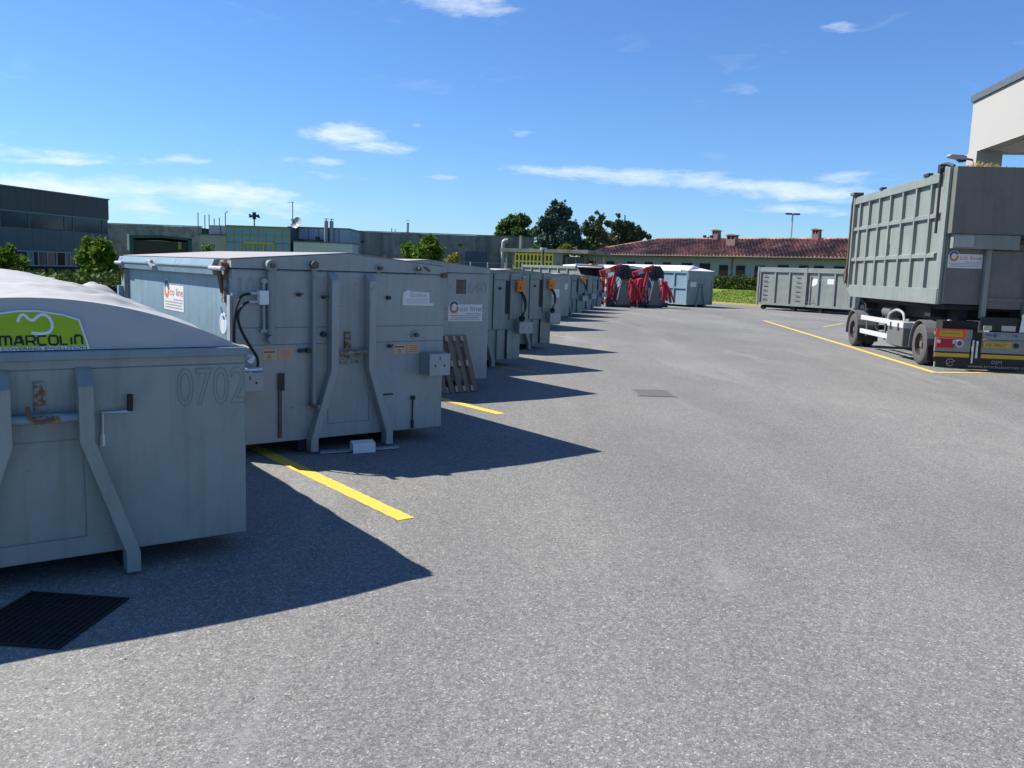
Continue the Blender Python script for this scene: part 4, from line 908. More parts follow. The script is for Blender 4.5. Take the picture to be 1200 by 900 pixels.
# third big bin with tarpaulin, its end towards the camera
p3 = at(805, 357, 57.5)
b3_ = ribbin('tall_bin', 'tall pale blue bin with a white tarpaulin, beside the red cranes and the hedge', (p3.x, 57.5), V_, 7.0, 2.5, 2.40, 6, rows=2, group='tall bins at the end of the yard')
obj('end_header', B(-.06, 2.56, -.07, -.001, 1.80, 2.42), C_BLUE, b3_, bevel=.01); obj('end_post', B(-.03, .12, -.04, -.001, .16, 1.79), C_BLUE, b3_); obj('end_post', B(2.38, 2.53, -.04, -.001, .16, 1.79), C_BLUE, b3_)
obj('sticker', Plane((.22, -.005, 1.35)).rect(0, 0, .6, .34), STK, b3_)
mb = MB()
mb.prism([(-.12, 2.35), (2.62, 2.35), (2.62, 2.45), (1.9, 2.62), (1.2, 2.78), (.5, 2.74), (-.12, 2.45)], .6, 7.1, 'y')
mb.add([(-.1, -.06, 2.43), (2.6, -.06, 2.43), (-.12, .6, 2.45), (.5, .6, 2.74), (1.2, .6, 2.78), (1.9, .6, 2.62), (2.62, .6, 2.45)], [(0, 3, 2), (0, 4, 3), (0, 1, 5, 4), (1, 6, 5)])
obj('tarpaulin', mb, TARP2, b3_)
# two hopper fronted bins behind the cranes
for (px, Y, lab, H, n_) in ((688, 57, 'tall ribbed pale bin with sloping front, left of the left red crane', 2.45, 7), (738, 58, 'tall bin with sloping dark front and white cover between the two red cranes', 2.45, 6)):
    q = at(px, 340, Y)
    bb = ribbin('tall_bin', lab, (q.x, Y), V_, 7.0, 2.5, H, n_, slant=1.3, group='tall bins at the end of the yard', rail=False, mat=C_TRAIL if n_ == 7 else C_PALE)
    if n_ == 6: obj('tarpaulin', MB().prism([(-.1, 2.42), (2.6, 2.42), (2.5, 2.56), (1.2, 2.66), (0, 2.58)], 1.3, 7.0, 'y'), TARP2, bb)
    else:
        obj('rolled_cover', MB().tube([(-.05, 1.25, 2.55), (2.55, 1.25, 2.55)], .08, 10), TARP2, bb); obj('tipping_hook', B(1.3, 1.9, 1.1, 1.35, 2.60, 2.68), ORANGE, bb)
# the long bin at right
p4 = at(1003, 361, 52.5)
b4 = thing('long_bin', 'long pale grey bin with rungs and white stickers, before the tiled house', 'container', (p4.x, 52.7, 0), math.atan2(-V_.x, V_.y))
Lb = 7.1; zb4, H4 = .36, 2.80
obj('side_wall', B(0, .06, 0, Lb, zb4, H4), C_TRAIL, b4); obj('side_wall', B(2.44, 2.5, 0, Lb, zb4, H4), C_TRAIL, b4); obj('end_wall', B(.061, 2.439, 0, .06, zb4, H4), C_TRAIL, b4); obj('end_wall', B(.061, 2.439, Lb - .06, Lb, zb4, H4), C_TRAIL, b4)
obj('floor', B(.061, 2.439, .061, Lb - .061, zb4, zb4 + .08), DARK, b4)
obj('rim', MB().box(-.1, .08, 0, Lb, H4 - .28, H4 + .02).box(2.42, 2.6, 0, Lb, H4 - .28, H4 + .02), C_TRAIL, b4, bevel=.01); obj('sill', B(-.09, -.002, 0, Lb, zb4 - .02, zb4 + .12), C_TRAIL, b4)
me = B(-.085, -.002, -.055, .055, zb4 + .125, H4 - .285).mesh('rib'); me.materials.append(C_TRAIL)
for y in (.35, 1.45, 2.6, 3.62, 4.75, 5.85, Lb - .06):
    o = bpy.data.objects.new('rib', me); col.objects.link(o); o.parent = b4; o.location = (0, y, 0)
obj('corner_post', B(-.12, -.002, 3.42, 3.56, zb4, H4 + .05), C_TRAIL, b4); obj('corner_post', B(-.12, .0, Lb + .002, Lb + .14, zb4 - .05, H4 + .05), C_TRAIL, b4)
rg = MB().tube([(-.06, -.0, 0), (-.06, .33, 0)], .022, 6).mesh('rung'); rg.materials.append(DARK)
for k in range(6):
    for y in (Lb - .62, 3.95):
        o = bpy.data.objects.new('rung', rg); col.objects.link(o); o.parent = b4; o.location = (0, y, .75 + k * .30)
obj('locking_rod', MB().tube([(-.13, 3.30, .6), (-.13, 3.30, 2.5)], .035, 6).tube([(-.13, 3.3, .65), (-.14, 2.7, .62)], .03, 6).tube([(-.12, 2.8, .62), (-.13, 2.85, .85)], .02, 6), DARK, b4)
obj('skid', B(.7, .82, -.02, Lb, .12, zb4 - .022), DARK, b4); obj('skid', B(1.7, 1.82, -.02, Lb, .12, zb4 - .022), DARK, b4)
for y in (.3, 2.4, 4.4, 6.8): obj('roller', MB().tube([(.05, y, .17), (.3, y, .17)], .15, 12), DARK, b4)
sp = Plane((-.003, 3.1, 1.75), (0, -1, 0)); obj('sticker', sp.sheet([(0, -.1), (.25, 0), (.62, .3), (.6, .42), (.1, .42), (0, .25)], .003), STK, b4, label='white torn sticker'); sp = Plane((-.003, 2.0, 1.85), (0, -1, 0)); obj('sticker', sp.rect(0, 0, .62, .32), STK, b4)

# ------------------------------------------------------------------ red loader cranes
def crane(px, Y, label, extra=False, flip=1):
    q = at(px, 360, Y); t_ = thing('loader_crane', label, 'crane', (q.x, Y, 0), R(8), 'folded red cranes between the bins')
    k = 1.0
    obj('end_frame', MB().prism([(-.40, .02), (.42, .02), (.20, 1.72), (-.14, 1.78)], -.10, .10, 'y'), C_TRAILD, t_, bevel=.02)
    obj('frame_edge', MB().beam((-.37, -.14, .45), (-.15, -.14, 1.66), .07, .05), STEELW, t_)
    obj('frame_edge', MB().beam((.46, -.12, .1), (.24, -.12, 1.75), .06, .05), C_TRAILD, t_)
    obj('frame_foot', MB().box(-.46, .5, -.2, 1.4, .02, .16), DARK, t_)
    obj('column', MB().prism([(-1.02, .25), (-.5, .25), (-.42, 1.55), (-.78, 1.85), (-1.02, 1.75)], .15, .55, 'y'), REDD, t_, bevel=.03)
    obj('base_gear', MB().box(-1.0, -.45, .0, .7, .02, .27).disc((-.75, .1, .35), .16, .2).box(-1.0, -.8, -.1, .1, .3, .45), DARK, t_)
    obj('inner_boom', MB().beam((-.78, .05, .78), (-.42, .05, 2.25), .16, .22), REDP, t_, bevel=.03)
    obj('boom_cylinder', MB().tube([(-.62, -.08, .72), (-.52, -.08, 1.5)], .05, 8).tube([(-.52, -.08, 1.5), (-.46, -.08, 2.0)], .03, 8), CHROME, t_)
    ob = obj('outer_boom', MB().beam((-1.35, 0, 2.08), (-.12, 0, 2.55), .24, .30), REDP, t_, bevel=.04)
    obj('boom_tip', MB().beam((-1.46, 0, 2.03), (-1.36, 0, 2.07), .28, .36), REDD, ob, bevel=.02); obj('boom_plate', MB().beam((-1.15, -.13, 2.14), (-.85, -.13, 2.25), .02, .2), CREAM, ob)
    obj('boom_band', MB().beam((-.60, 0, 2.35), (-.52, 0, 2.39), .27, .34), DARK, ob)
    gr_ = random.Random(px); mb = MB()
    mb.box(-.22, .25, -.16, .16, 2.30, 2.62).prism([(-.25, 2.3), (.28, 2.35), (.34, 2.0), (.15, 1.72), (-.1, 1.7), (-.3, 1.95)], -.12, .12, 'y')
    for k_ in range(7):
        x_ = -.32 + .11 * k_; mb.beam((x_ * .7, -.18 + .05 * (k_ % 3), 2.3), (x_ * 1.25 + gr_.uniform(-.06, .06), -.2, 1.72 + gr_.uniform(0, .25)), .09, .11)
    mb.beam((.2, -.1, 2.55), (.46, -.1, 2.2), .12, .14).beam((.46, -.1, 2.22), (.36, -.1, 1.85), .1, .1)
    obj('grapple', mb, DARK, t_)
    obj('hoses', MB().tube(curve([(-.45, -.15, 2.45), (-.25, -.2, 2.25), (-.3, -.2, 1.8), (-.55, -.15, 1.4), (-.6, -.15, .9)]), .025, 6).tube(curve([(-.4, -.1, 2.3), (-.1, -.25, 2.0), (.1, -.2, 1.85)]), .025, 6), BLACKR, t_, smooth=True)
    for i, (xx, ht) in enumerate(((-1.55, 1.5), (-1.3, 1.72), (.72, 1.75), (.92, 1.5), (1.15, 1.2))):
        obj('crane_link', MB().beam((xx, .2, .35 + .1 * (i % 2)), (xx + (.12 if xx < 0 else -.2), .2, ht), .12, .16), REDD, t_, bevel=.02)
    obj('crane_link', MB().beam((-1.5, .25, .9), (-.9, .25, 1.5), .1, .12), REDD, t_)
    for (xa_, za_, xb_, zb2_) in ((-1.75, .4, -1.62, 1.35), (-.38, .3, -.48, 1.3), (.55, .3, .62, 1.45), (1.35, .35, 1.1, 1.0), (.62, 1.7, 1.15, .95)):
        obj('crane_link', MB().beam((xa_, .05, za_), (xb_, .1, zb2_), .09, .12), REDP if xa_ > .6 else REDD, t_, bevel=.015)
    obj('control_lever', MB().tube([(-.98, -.06, .7), (-.98, -.06, 1.6)], .015, 6).disc((-.7, .0, .5), .07, .08), CHROME, t_)
    return t_
crane(728.5, 53.2, 'left red folded crane with dark grapple on its grey frame')
crane(766, 54.0, 'right red folded crane with dark grapple beside the tarpaulin covered bin')
q = at(709, 360, 52.6)
rp = thing('marker_pole', 'thin red and white marker pole standing left of the cranes', 'pole', (q.x, 52.6, 0))
for k in range(8):
    obj('pole_section', MB().tube([(0, 0, .02 + k * .24), (0, 0, .26 + k * .24)], .055 if k else .04, 8), REDP if k % 2 else STEELW, rp)
q = at(740, 360, 53.6); sp_ = thing('spare_crane_arm', 'shade-darkened red lattice of crane arms standing between the two grey frames', 'crane arm', (q.x, 54.6, 0))
mb = MB()
for (x0, z0, x1, z1) in ((-.75, 1.25, -.35, .4), (-.55, 1.6, -.1, .3), (0, .25, .0, 1.75), (.25, .3, .25, 1.7), (.4, 1.8, .95, .5), (.2, 1.5, .75, .3), (-.7, .8, .8, .85)):
    obj('arm', MB().beam((x0, 0, z0), (x1, .1, z1), .14, .17), REDD, sp_, bevel=.02)
obj('arm_plate', MB().prism([(-.62, .3), (.62, .3), (.7, .9), (.45, 1.62), (.05, 1.72), (-.5, 1.35), (-.72, .9)], .12, .3, 'y'), REDD, sp_, bevel=.03)
obj('arm_tip', MB().beam((-.78, -.12, 1.2), (-.52, -.12, 1.62), .12, .12), plain('pale_pink_paint', (.75, .45, .45), .5), sp_, bevel=.02); obj('arm_tip', MB().beam((.0, -.1, 1.2), (.03, -.1, 1.8), .1, .1), plain('pink_paint', (.65, .25, .27), .5), sp_)
obj('base', MB().box(-.9, 1.0, -.2, .8, .02, .3), DARK, sp_)
q = at(777, 345, 55.2); rb = thing('red_gear_box', 'small shade-darkened red crane foot with pale tip against the tarpaulin covered bin', 'crane arm', (q.x, 55.4, 0))
obj('arm', MB().prism([(-.25, .3), (.28, .5), (.28, 1.65), (.05, 1.7), (-.28, 1.35)], -.1, .2, 'y'), REDD, rb, bevel=.03); obj('arm_tip', MB().beam((-.22, -.15, 1.05), (.0, -.15, 1.3), .14, .16), plain('salmon_paint', (.72, .30, .30), .5), rb, bevel=.02)
obj('base', B(-.3, .35, -.15, .5, .02, .3), DARK, rb)

# ------------------------------------------------------------------ vegetation
def leaves(centers, radii, n, size, seedv, squash=1.0, hollow=.55, droop=0, elong=1.0):
    """many leaf sized faces spread through overlapping clumps"""
    g = np.random.default_rng(seedv); c = np.array(centers, float); r = np.array(radii, float)
    if r.ndim == 1: r = np.stack([r, r, r * squash], 1)
    wgt = (r[:, 0] * r[:, 1] * r[:, 2]) ** .66; idx = g.choice(len(c), n, p=wgt / wgt.sum())
    d = g.normal(size=(n, 3)); d /= np.linalg.norm(d, axis=1)[:, None]
    rad = (hollow + (1 - hollow) * g.random(n)) * (1 + .30 * np.abs(g.normal(size=n)) * (g.random(n) < .35))
    p = c[idx] + d * r[idx] * rad[:, None]
    a_ = g.normal(size=(n, 3)); a_ = a_ * .6 + d * .2; a_[:, 2] -= droop; a_ /= np.linalg.norm(a_, axis=1)[:, None]
    b_ = np.cross(a_, g.normal(size=(n, 3))); b_ /= np.linalg.norm(b_, axis=1)[:, None]
    s_ = size * (.6 + .8 * g.random(n))[:, None]; a_ *= s_ * elong; b_ *= s_ * .5
    vs = np.stack([p - b_ * .2, p + a_ * .5 - b_, p + a_, p + a_ * .5 + b_], 1).reshape(-1, 3)
    me = bpy.data.meshes.new('crown'); nf = n
    me.vertices.add(nf * 4); me.vertices.foreach_set('co', vs.ravel().astype('f')); me.loops.add(nf * 4); me.loops.foreach_set('vertex_index', np.arange(nf * 4, dtype='i'))
    me.polygons.add(nf); me.polygons.foreach_set('loop_start', np.arange(0, nf * 4, 4, dtype='i')); me.update(calc_edges=True); return me
def tree(name, label, base, clumps, rads, n, size, mat, seedv, trunk_r=.12, limbs=6, group=None, cat='tree', **kw):
    """clumps are relative to the trunk foot"""
    t_ = thing(name, label, cat, base, 0, group)
    g = random.Random(seedv); top = max(c[2] for c in clumps)
    tk = MB().tube(curve([(0, 0, 0), (g.uniform(-.05, .05), 0, top * .35), (g.uniform(-.1, .1), g.uniform(-.1, .1), top * .7), (0, 0, top)]), trunk_r, 8, r2=trunk_r * .25)
    for c in g.sample(clumps, min(limbs, len(clumps))):
        z0 = min(c[2] * .6, top * .8); tk.tube(curve([(0, 0, z0), (c[0] * .4, c[1] * .4, z0 + (c[2] - z0) * .5), c]), trunk_r * .4, 5, r2=trunk_r * .08)
    obj('trunk', tk, BARK, t_); me = leaves(clumps, rads, n, size, seedv, **kw); me.materials.append(mat); obj('crown', me, mat, t_); return t_
def blob(seedv, n, w_, h0, h1, r0, r1, depth=None, taper=0.0):
    g = random.Random(seedv); c, r = [], []
    for _ in range(n):
        z = g.uniform(h0, h1); f_ = (z - h0) / (h1 - h0); lim = w_ * (1 - taper * f_) * math.sqrt(max(.05, 1 - (2 * f_ - .9) ** 2 * .7)); a_ = g.uniform(0, 6.28); q_ = math.sqrt(g.random()) * lim
        c.append((q_ * math.cos(a_), q_ * math.sin(a_) * (depth or 1), z)); r.append(g.uniform(r0, r1))
    return c, r
def gbase(px, Y): v_ = at(px, 340, Y); return (v_.x, Y, -.05)
def ztop(px, py, Y): return at(px, py, Y).z + .05
# small trees on the left
Y = 36; h = ztop(112, 277, Y); c, r = blob(3, 26, .66, h * .30, h - .22, .17, .34)
tree('small_tree', 'rounded bright green tree standing before the dark blue building', gbase(112, Y), c, r, 5200, .13, LF_BRIGHT, 3, .05)
h = ztop(8, 287, Y); c, r = blob(5, 24, .85, h * .25, h - .25, .17, .34); c.append((.30, 0, h - .1)); r.append(.12)
tree('small_tree', 'bushy green tree cut by the left edge of the photograph', gbase(5, Y), c, r, 5200, .13, LF_BRIGHT, 5, .05)
Y = 40; h = ztop(492, 270, Y); c, r = blob(9, 26, .88, 1.6, h - .25, .2, .4)
tree('small_tree', 'bright green tree rising behind the press container lids, before the dark wall', gbase(493, Y), c, r, 6500, .14, LF_BRIGHT, 9, .06)
Y = 42; h = ztop(527, 300, Y); c, r = blob(10, 8, .35, 1.9, h - .1, .12, .25)
tree('shrub', 'small pale shrub right of the bright green tree', gbase(528, Y), c, r, 900, .12, LF_YEL, 10, .03, cat='shrub')
Y = 70; h = ztop(245, 283, Y); h = ztop(249, 285, Y); c, r = blob(12, 9, .6, 2.6, h - .25, .25, .4)
tree('shrub', 'tiny green bush against the white outbuilding wall', gbase(246, Y), c, r, 700, .14, LF_MID, 12, .04, cat='shrub')
# tall trees behind
Y = 112; k = Y / 1000
def crown_px(pts, Y, seedv, n, w):
    base = gbase(pts[0][0], Y); c, r = [], []
    g = random.Random(seedv)
    for (px, py, rp_) in pts:
        v_ = at(px, py, Y)
        for _ in range(n):
            a_ = g.uniform(0, 6.28); q_ = g.random() * rp_ * Y / 1000 * .75
            c.append((v_.x - base[0] + q_ * math.cos(a_), g.uniform(-1, 1) * rp_ * Y / 1000, v_.z + q_ * math.sin(a_) * .8)); r.append(rp_ * Y / 1000 * g.uniform(.25, .5) * w)
    return base, c, r
b_, c, r = crown_px([(603, 260, 9), (592, 263, 8), (614, 260, 9), (605, 272, 14), (590, 274, 11), (620, 276, 11), (604, 290, 16), (587, 268, 6), (598, 256, 5), (610, 255, 5)], 112, 21, 7, 1.15)
tree('tall_tree', 'broad mid green tree at the left of the tree group behind the yard', b_, c, r, 16000, .26, LF_MID, 21, .3)
b_, c, r = crown_px([(654, 262, 12), (655, 240, 5), (645, 249, 8), (663, 249, 8), (640, 264, 10), (668, 266, 9), (652, 276, 19), (636, 278, 13), (670, 280, 12), (650, 294, 24), (632, 268, 6), (674, 272, 7), (650, 236, 3), (659, 246, 8), (649, 256, 12)], 96, 23, 8, 1.1)
tree('conifer', 'tall dark blue green conifer, highest of the trees', b_, c, r, 34000, .25, LF_DARK, 23, .35, droop=.5, elong=1.3)
b_, c, r = crown_px([(698, 277, 8), (700, 249, 2.5), (693, 256, 4), (705, 255, 4), (688, 262, 4), (712, 262, 4), (699, 262, 6), (690, 274, 9), (706, 276, 9), (682, 284, 12), (700, 286, 16), (676, 290, 9), (692, 292, 14), (712, 284, 12), (686, 268, 5), (697, 268, 8)], 100, 25, 7, .9)
tree('pine_tree', 'gappy olive pine right of the dark conifer', b_, c, r, 17000, .22, LF_PINE, 25, .25, elong=1.2)
b_, c, r = crown_px([(728, 276, 7), (725, 252, 2.2), (725, 260, 4), (735, 262, 4), (717, 262, 3), (741, 264, 3), (729, 267, 7), (745, 270, 6), (720, 273, 7), (738, 277, 9), (728, 284, 16), (752, 275, 6), (760, 277, 3), (716, 280, 10), (744, 280, 10), (735, 272, 8), (722, 266, 5), (748, 268, 4)], 103, 27, 7, .9)
tree('pine_tree', 'gappy olive pine just above the left end of the tiled roof', b_, c, r, 20000, .22, LF_PINE, 27, .25, elong=1.2)
b_, c, r = crown_px([(690, 284, 10), (712, 280, 10), (706, 270, 6), (718, 288, 10), (740, 286, 8), (700, 294, 12)], 110, 33, 7, .9)
tree('tall_tree', 'dark green tree filling the gap between the two gappy pines', b_, c, r, 9000, .24, LF_PINE, 33, .2)
b_, c, r = crown_px([(664, 291, 6), (659, 295, 5), (671, 294, 5)], 92, 29, 5, 1)
tree('shrub', 'yellow green bush over the flat roof of the yellow framed pavilion', b_, c, r, 1600, .3, LF_YEL, 29, .1, cat='shrub')
b_, c, r = crown_px([(628, 293, 8), (615, 298, 7), (642, 295, 8), (690, 293, 8)], 95, 31, 6, 1)
tree('shrub', 'olive undergrowth between the conifer and the pavilion roof', b_, c, r, 3000, .34, LF_MID, 31, .1, cat='shrub')
# hedges
def hedge(name, label, p, q, wd, h, n, size, z0=0, seedv=1, clipped=True):
    p, q = Vector(p), Vector(q); d = (q - p); L_ = d.length; d.normalize(); t_ = thing(name, label, 'hedge', (p.x, p.y, z0), math.atan2(-d.x, d.y))
    obj('shade_core', B(-wd / 2 + .12, wd / 2 - .12, .1, L_ - .1, 0, h - .12), HEDGEIN, t_)  # plain dark box standing in for the shade deep inside the hedge
    g = np.random.default_rng(seedv); fc = g.choice(4, n, p=[.36, .1, .46, .08])
    y = g.random(n) * L_; x = np.where(fc == 0, -wd / 2, np.where(fc == 1, wd / 2, (g.random(n) - .5) * wd)); z = np.where(fc < 2, g.random(n) * h, h)
    x = np.where(fc == 3, (g.random(n) - .5) * wd, x); z = np.where(fc == 3, g.random(n) * h, z); y = np.where(fc == 3, 0, y)
    p_ = np.stack([x, y, z], 1) + g.normal(size=(n, 3)) * .07 + .05 * np.sin(y * 1.7)[:, None] * np.array([1, 0, 1])
    a_ = g.normal(size=(n, 3)); a_ /= np.linalg.norm(a_, axis=1)[:, None]; b_ = np.cross(a_, g.normal(size=(n, 3))); b_ /= np.linalg.norm(b_, axis=1)[:, None]; s_ = size * (.6 + .8 * g.random(n))[:, None]
    vs = np.stack([p_, p_ + (a_ * .5 - b_ * .45) * s_, p_ + a_ * s_, p_ + (a_ * .5 + b_ * .45) * s_], 1).reshape(-1, 3)
    me = bpy.data.meshes.new('foliage'); me.vertices.add(n * 4); me.vertices.foreach_set('co', vs.ravel().astype('f')); me.loops.add(n * 4); me.loops.foreach_set('vertex_index', np.arange(n * 4, dtype='i'))
    me.polygons.add(n); me.polygons.foreach_set('loop_start', np.arange(0, n * 4, 4, dtype='i')); me.update(calc_edges=True); obj('foliage', me, LF_HEDGE, t_); return t_
hp = Vector((-12.7, 0)); hd_ = Vector((.135, .99))
hedge('hedge', 'long clipped hedge behind the nearest containers, sunlit on top', (-12.7 + .136 * 8, 8), (-12.7 + .136 * 58, 58), 2.4, 1.5, 42000, .10, seedv=4)
obj('verge', MB().prism([(-60, -20), (-13.6, -20), (-13.55, 8), (-6, 66), (-1.5, 76), (-20, 95), (-60, 95)], -.2, .03, 'z'), LAWN, kind='structure')

# grass bank, kerb and hedge in front of the tiled house
KV = Vector((-.609, .793)); KU = Vector((.793, .609)); k0 = Vector((17.2, 65.0))
def K(s_, d_): v_ = k0 + KV * (-s_) + KU * d_; return (v_.x, v_.y)
def bank(name, prof, mat, s0=-14, s1=45, **kw):
    vs = [(*K(s_, d_), z) for s_ in (s0, s1) for d_, z in prof]; n = len(prof)
    return obj(name, MB().add(vs, [(i, i + 1, n + i + 1, n + i) for i in range(n - 1)]), mat, **kw)
kb = MB()
for (d0, d1, z0, z1) in ((0, .18, -.05, .16),): kb.add([(*K(s_, d_), z) for s_ in (-14, 45) for d_, z in ((d0, z0), (d0, z1), (d1, z1), (d1, z0))], [(0, 1, 5, 4), (1, 2, 6, 5), (2, 3, 7, 6), (0, 3, 2, 1), (4, 5, 6, 7)])
obj('kerb', kb, YWORN, kind='structure')
bank('grass_bank', ((.18, .12), (1.5, .25), (4, .55), (9, 1.02), (14, 1.1), (30, 1.0), (60, .6), (90, -.2)), LAWN, kind='structure')
ng = 26000; g = np.random.default_rng(6); S_ = g.uniform(-8, 26, ng); D_ = g.uniform(.2, 8.4, ng)
zz_ = np.interp(D_, (.18, 1.5, 4, 9), (.12, .25, .55, 1.02)); px_ = k0.x - KV.x * S_ + KU.x * D_; py_ = k0.y - KV.y * S_ + KU.y * D_
mb = MB()
for x_, y_, z_ in zip(px_, py_, zz_):
    a_ = random.uniform(0, 3.14); s_ = Vector((math.cos(a_), math.sin(a_), 0)) * .035; q = Vector((x_, y_, z_)); mb.add([q - s_, q + s_, q + Vector((random.uniform(-.05, .05), random.uniform(-.05, .05), random.uniform(.03, .09)))], [(0, 1, 2)])
obj('grass_tufts', mb, LAWN, kind='stuff')
hs = K(-12, 9.6); he = K(30, 9.6)
hedge('hedge', 'dark clipped hedge above the lawn strip in front of the tiled house', he, hs, 1.4, 1.05, 30000, .14, z0=1.0, seedv=8)
mb = MB(); g = random.Random(4)
for _ in range(3800):
    s_ = g.uniform(-6, 16); d_ = g.uniform(9.6, 11.0); x_, y_ = K(s_, d_); hh = g.uniform(1.1, 1.5) + .35 * abs(math.sin(s_ * 1.3)) * g.random(); a_ = g.uniform(0, 3.14); q = Vector((x_, y_, 1.0 + g.uniform(.7, 1.05))); tp_ = q + Vector((g.uniform(-.25, .25), g.uniform(-.2, .2), hh - .6)); sx = Vector((math.cos(a_), math.sin(a_), 0)) * .028
    mb.add([q - sx, q + sx, tp_], [(0, 1, 2)])
obj('tall_weeds', mb, LF_YEL, kind='stuff')

# ------------------------------------------------------------------ tiled house
hv = KV; hu = KU    # house runs along KV; front faces -KU
E0 = at(672, 298, 95); E1 = at(995, 301.5, 74)
dd = Vector((E1.x - E0.x, E1.y - E0.y)); LH = dd.length + 7; dd.normalize(); nn = Vector((-dd.y, dd.x))
hs_ = thing('tiled_house', 'long low pale house with weathered terracotta roof and brown shutters', 'house', (E0.x, E0.y, 0), math.atan2(dd.y, dd.x))
zE = (E0.z + E1.z) / 2; zR = at(995, 280, 78.5).z; DP = 11.0
wz = zE - .12
obj('wall', MB().box(.8, LH - .8, .8, 1.1, .4, wz).box(.8, 1.1, 1.1, DP - .8, .4, wz).box(LH - 1.1, LH - .8, 1.1, DP - .8, .4, wz).box(1.1, LH - 1.1, DP - 1.1, DP - .8, .4, wz), PLAST2, hs_)
hip = 7.5
slabs = MB().add([(0, 0, zE), (LH, 0, zE), (LH - hip * .0, DP / 2, zR), (hip, DP / 2, zR), (0, DP, zE), (LH, DP, zE)], [(0, 1, 2, 3), (4, 3, 2, 5), (0, 3, 4)])
rf = obj('roof', slabs, TILEV, hs_)
obj('eaves', MB().box(-.02, LH, -.02, 1.2, zE - .14, zE - .03), plain('grey_eaves', (.20, .20, .19), .9), rf)
obj('gutter', MB().tube([(-.1, -.09, zE - .06), (LH, -.09, zE - .06)], .08, 8), plain('brown_gutter', (.05, .035, .03), .6), rf)
# rows of barrel tiles as joined half rounds running up the slope
mb = MB(); sl_ = math.hypot(DP / 2, zR - zE); nt = int(LH / .36); ny_ = 10
for i in range(nt):
    x = .18 + i * .36; f0, f1 = 0.0, 1.0
    if x < hip: f1 = x / hip
    if f1 < .03: continue
    m_ = max(1, int(ny_ * f1))
    for j in range(m_):
        a0 = f1 * j / m_; a1 = f1 * (j + 1) / m_ + .012; w0, w1_ = .10, .085; jx = random.uniform(-.012, .012); jz = random.uniform(0, .02)
        def pt_(f_, dx, up): return (x + dx + jx, DP / 2 * f_ - .05 * (1 - f_), zE + (zR - zE) * f_ + up + jz)
        mb.add([pt_(a0, -w0, .01), pt_(a0, 0, .16), pt_(a0, w0, .01), pt_(a1, -w1_, .005), pt_(a1, 0, .12), pt_(a1, w1_, .005)], [(0, 1, 4, 3), (1, 2, 5, 4), (0, 2, 1)])
obj('roof_tiles', mb, TILE, rf, kind='stuff')
mb = MB()
for i in range(34):
    y = DP * (i + .5) / 34; f1 = 1 - abs(y - DP / 2) / (DP / 2); x1 = hip * f1
    if x1 < .3: continue
    mb.add([(-.03, y - .11, zE + .01), (-.03, y, zE + .11), (-.03, y + .11, zE + .01), (x1, y - .09, zE + (zR - zE) * f1 + .01), (x1, y, zE + (zR - zE) * f1 + .09), (x1, y + .09, zE + (zR - zE) * f1 + .01)], [(0, 1, 4, 3), (1, 2, 5, 4)])
obj('hip_tiles', mb, TILE, rf, kind='stuff')
obj('ridge', MB().tube([(hip, DP / 2, zR + .04), (LH, DP / 2, zR + .04)], .13, 8).tube([(0, 0, zE + .05), (hip, DP / 2, zR + .05)], .12, 8), TILE, rf)
def house_x(px, y_local, zref):
    # distance along the house of a point seen at px
    n0 = Vector((E0.x, E0.y)) + nn * y_local; r_ = ray(px, 300); r2 = Vector((r_.x, r_.y)); # n0 + t*dd parallel to r2
    det = dd.x * (-r2.y) + r2.x * dd.y; t_ = (-n0.x * (-r2.y) - r2.x * n0.y) / det; return t_
for (px, yl, wd_, hh, side_) in ((838, DP / 2, .66, .75, 0), (857, 3.4, .95, .85, 0), (955, DP / 2, .66, .75, 0)):
    x = house_x(px, yl, 0); zb_ = zE + (zR - zE) * min(1, yl / (DP / 2)) - .25
    c_ = obj('chimney', B(x - wd_ / 2, x + wd_ / 2, yl - .35, yl + .35, zb_, zb_ + hh), BRICKC, rf)
    mb = MB()
    for sx in (-1, 0, 1): mb.box(x + sx * (wd_ / 2 - .06) - .055, x + sx * (wd_ / 2 - .06) + .055, yl - .33, yl + .33, zb_ + hh, zb_ + hh + .36)
    mb.prism([(x - wd_ / 2 - .1, zb_ + hh + .361), (x + wd_ / 2 + .1, zb_ + hh + .361), (x + wd_ / 2 + .06, zb_ + hh + .42), (x, zb_ + hh + .52), (x - wd_ / 2 - .06, zb_ + hh + .42)], yl - .42, yl + .42, 'y')
    obj('chimney_cap', mb, BRICKC, c_)
for (px, wp, tall) in ((694, 9, 0), (716, 9, 0), (740, 9, 0), (761, 9, 0), (782, 9, 0), (806, 12, 0), (827, 12, 0), (849, 10, 1), (869, 10, 1), (892, 12, 1), (919, 12, 0), (943, 11, 0), (961, 11, 0), (985, 12, 0)):
    x0 = house_x(px - wp / 2, .8, 0); x1 = house_x(px + wp / 2, .8, 0)
    zt_ = zE - (.85 if tall else .72) ; zb_ = zt_ - (2.0 if tall else 1.15)
    o = obj('window', B(x0, x1, .72, .795, zb_, zt_), DARKM, hs_)
    obj('shutter', B(x0 + .05, x1 - .05, .69, .718, zb_ + .05, zb_ + (zt_ - zb_) * (.78 if tall else .3)), SHUT, o)
    obj('sill', B(x0 - .08, x1 + .08, .62, .795, zb_ - .09, zb_ - .003), CONC, o)
xr = house_x(848, .5, 0)
obj('balcony_rail', MB().box(xr - 2, xr + 5, .3, .33, 2.0, 2.05).box(xr - 2, xr + 5, .3, .33, 1.2, 1.24), SHUT, hs_)
obj('downpipe', MB().tube([(house_x(858, .7, 0), .74, .5), (house_x(858, .7, 0), .74, wz - .05)], .06, 8), BRICKC, hs_)

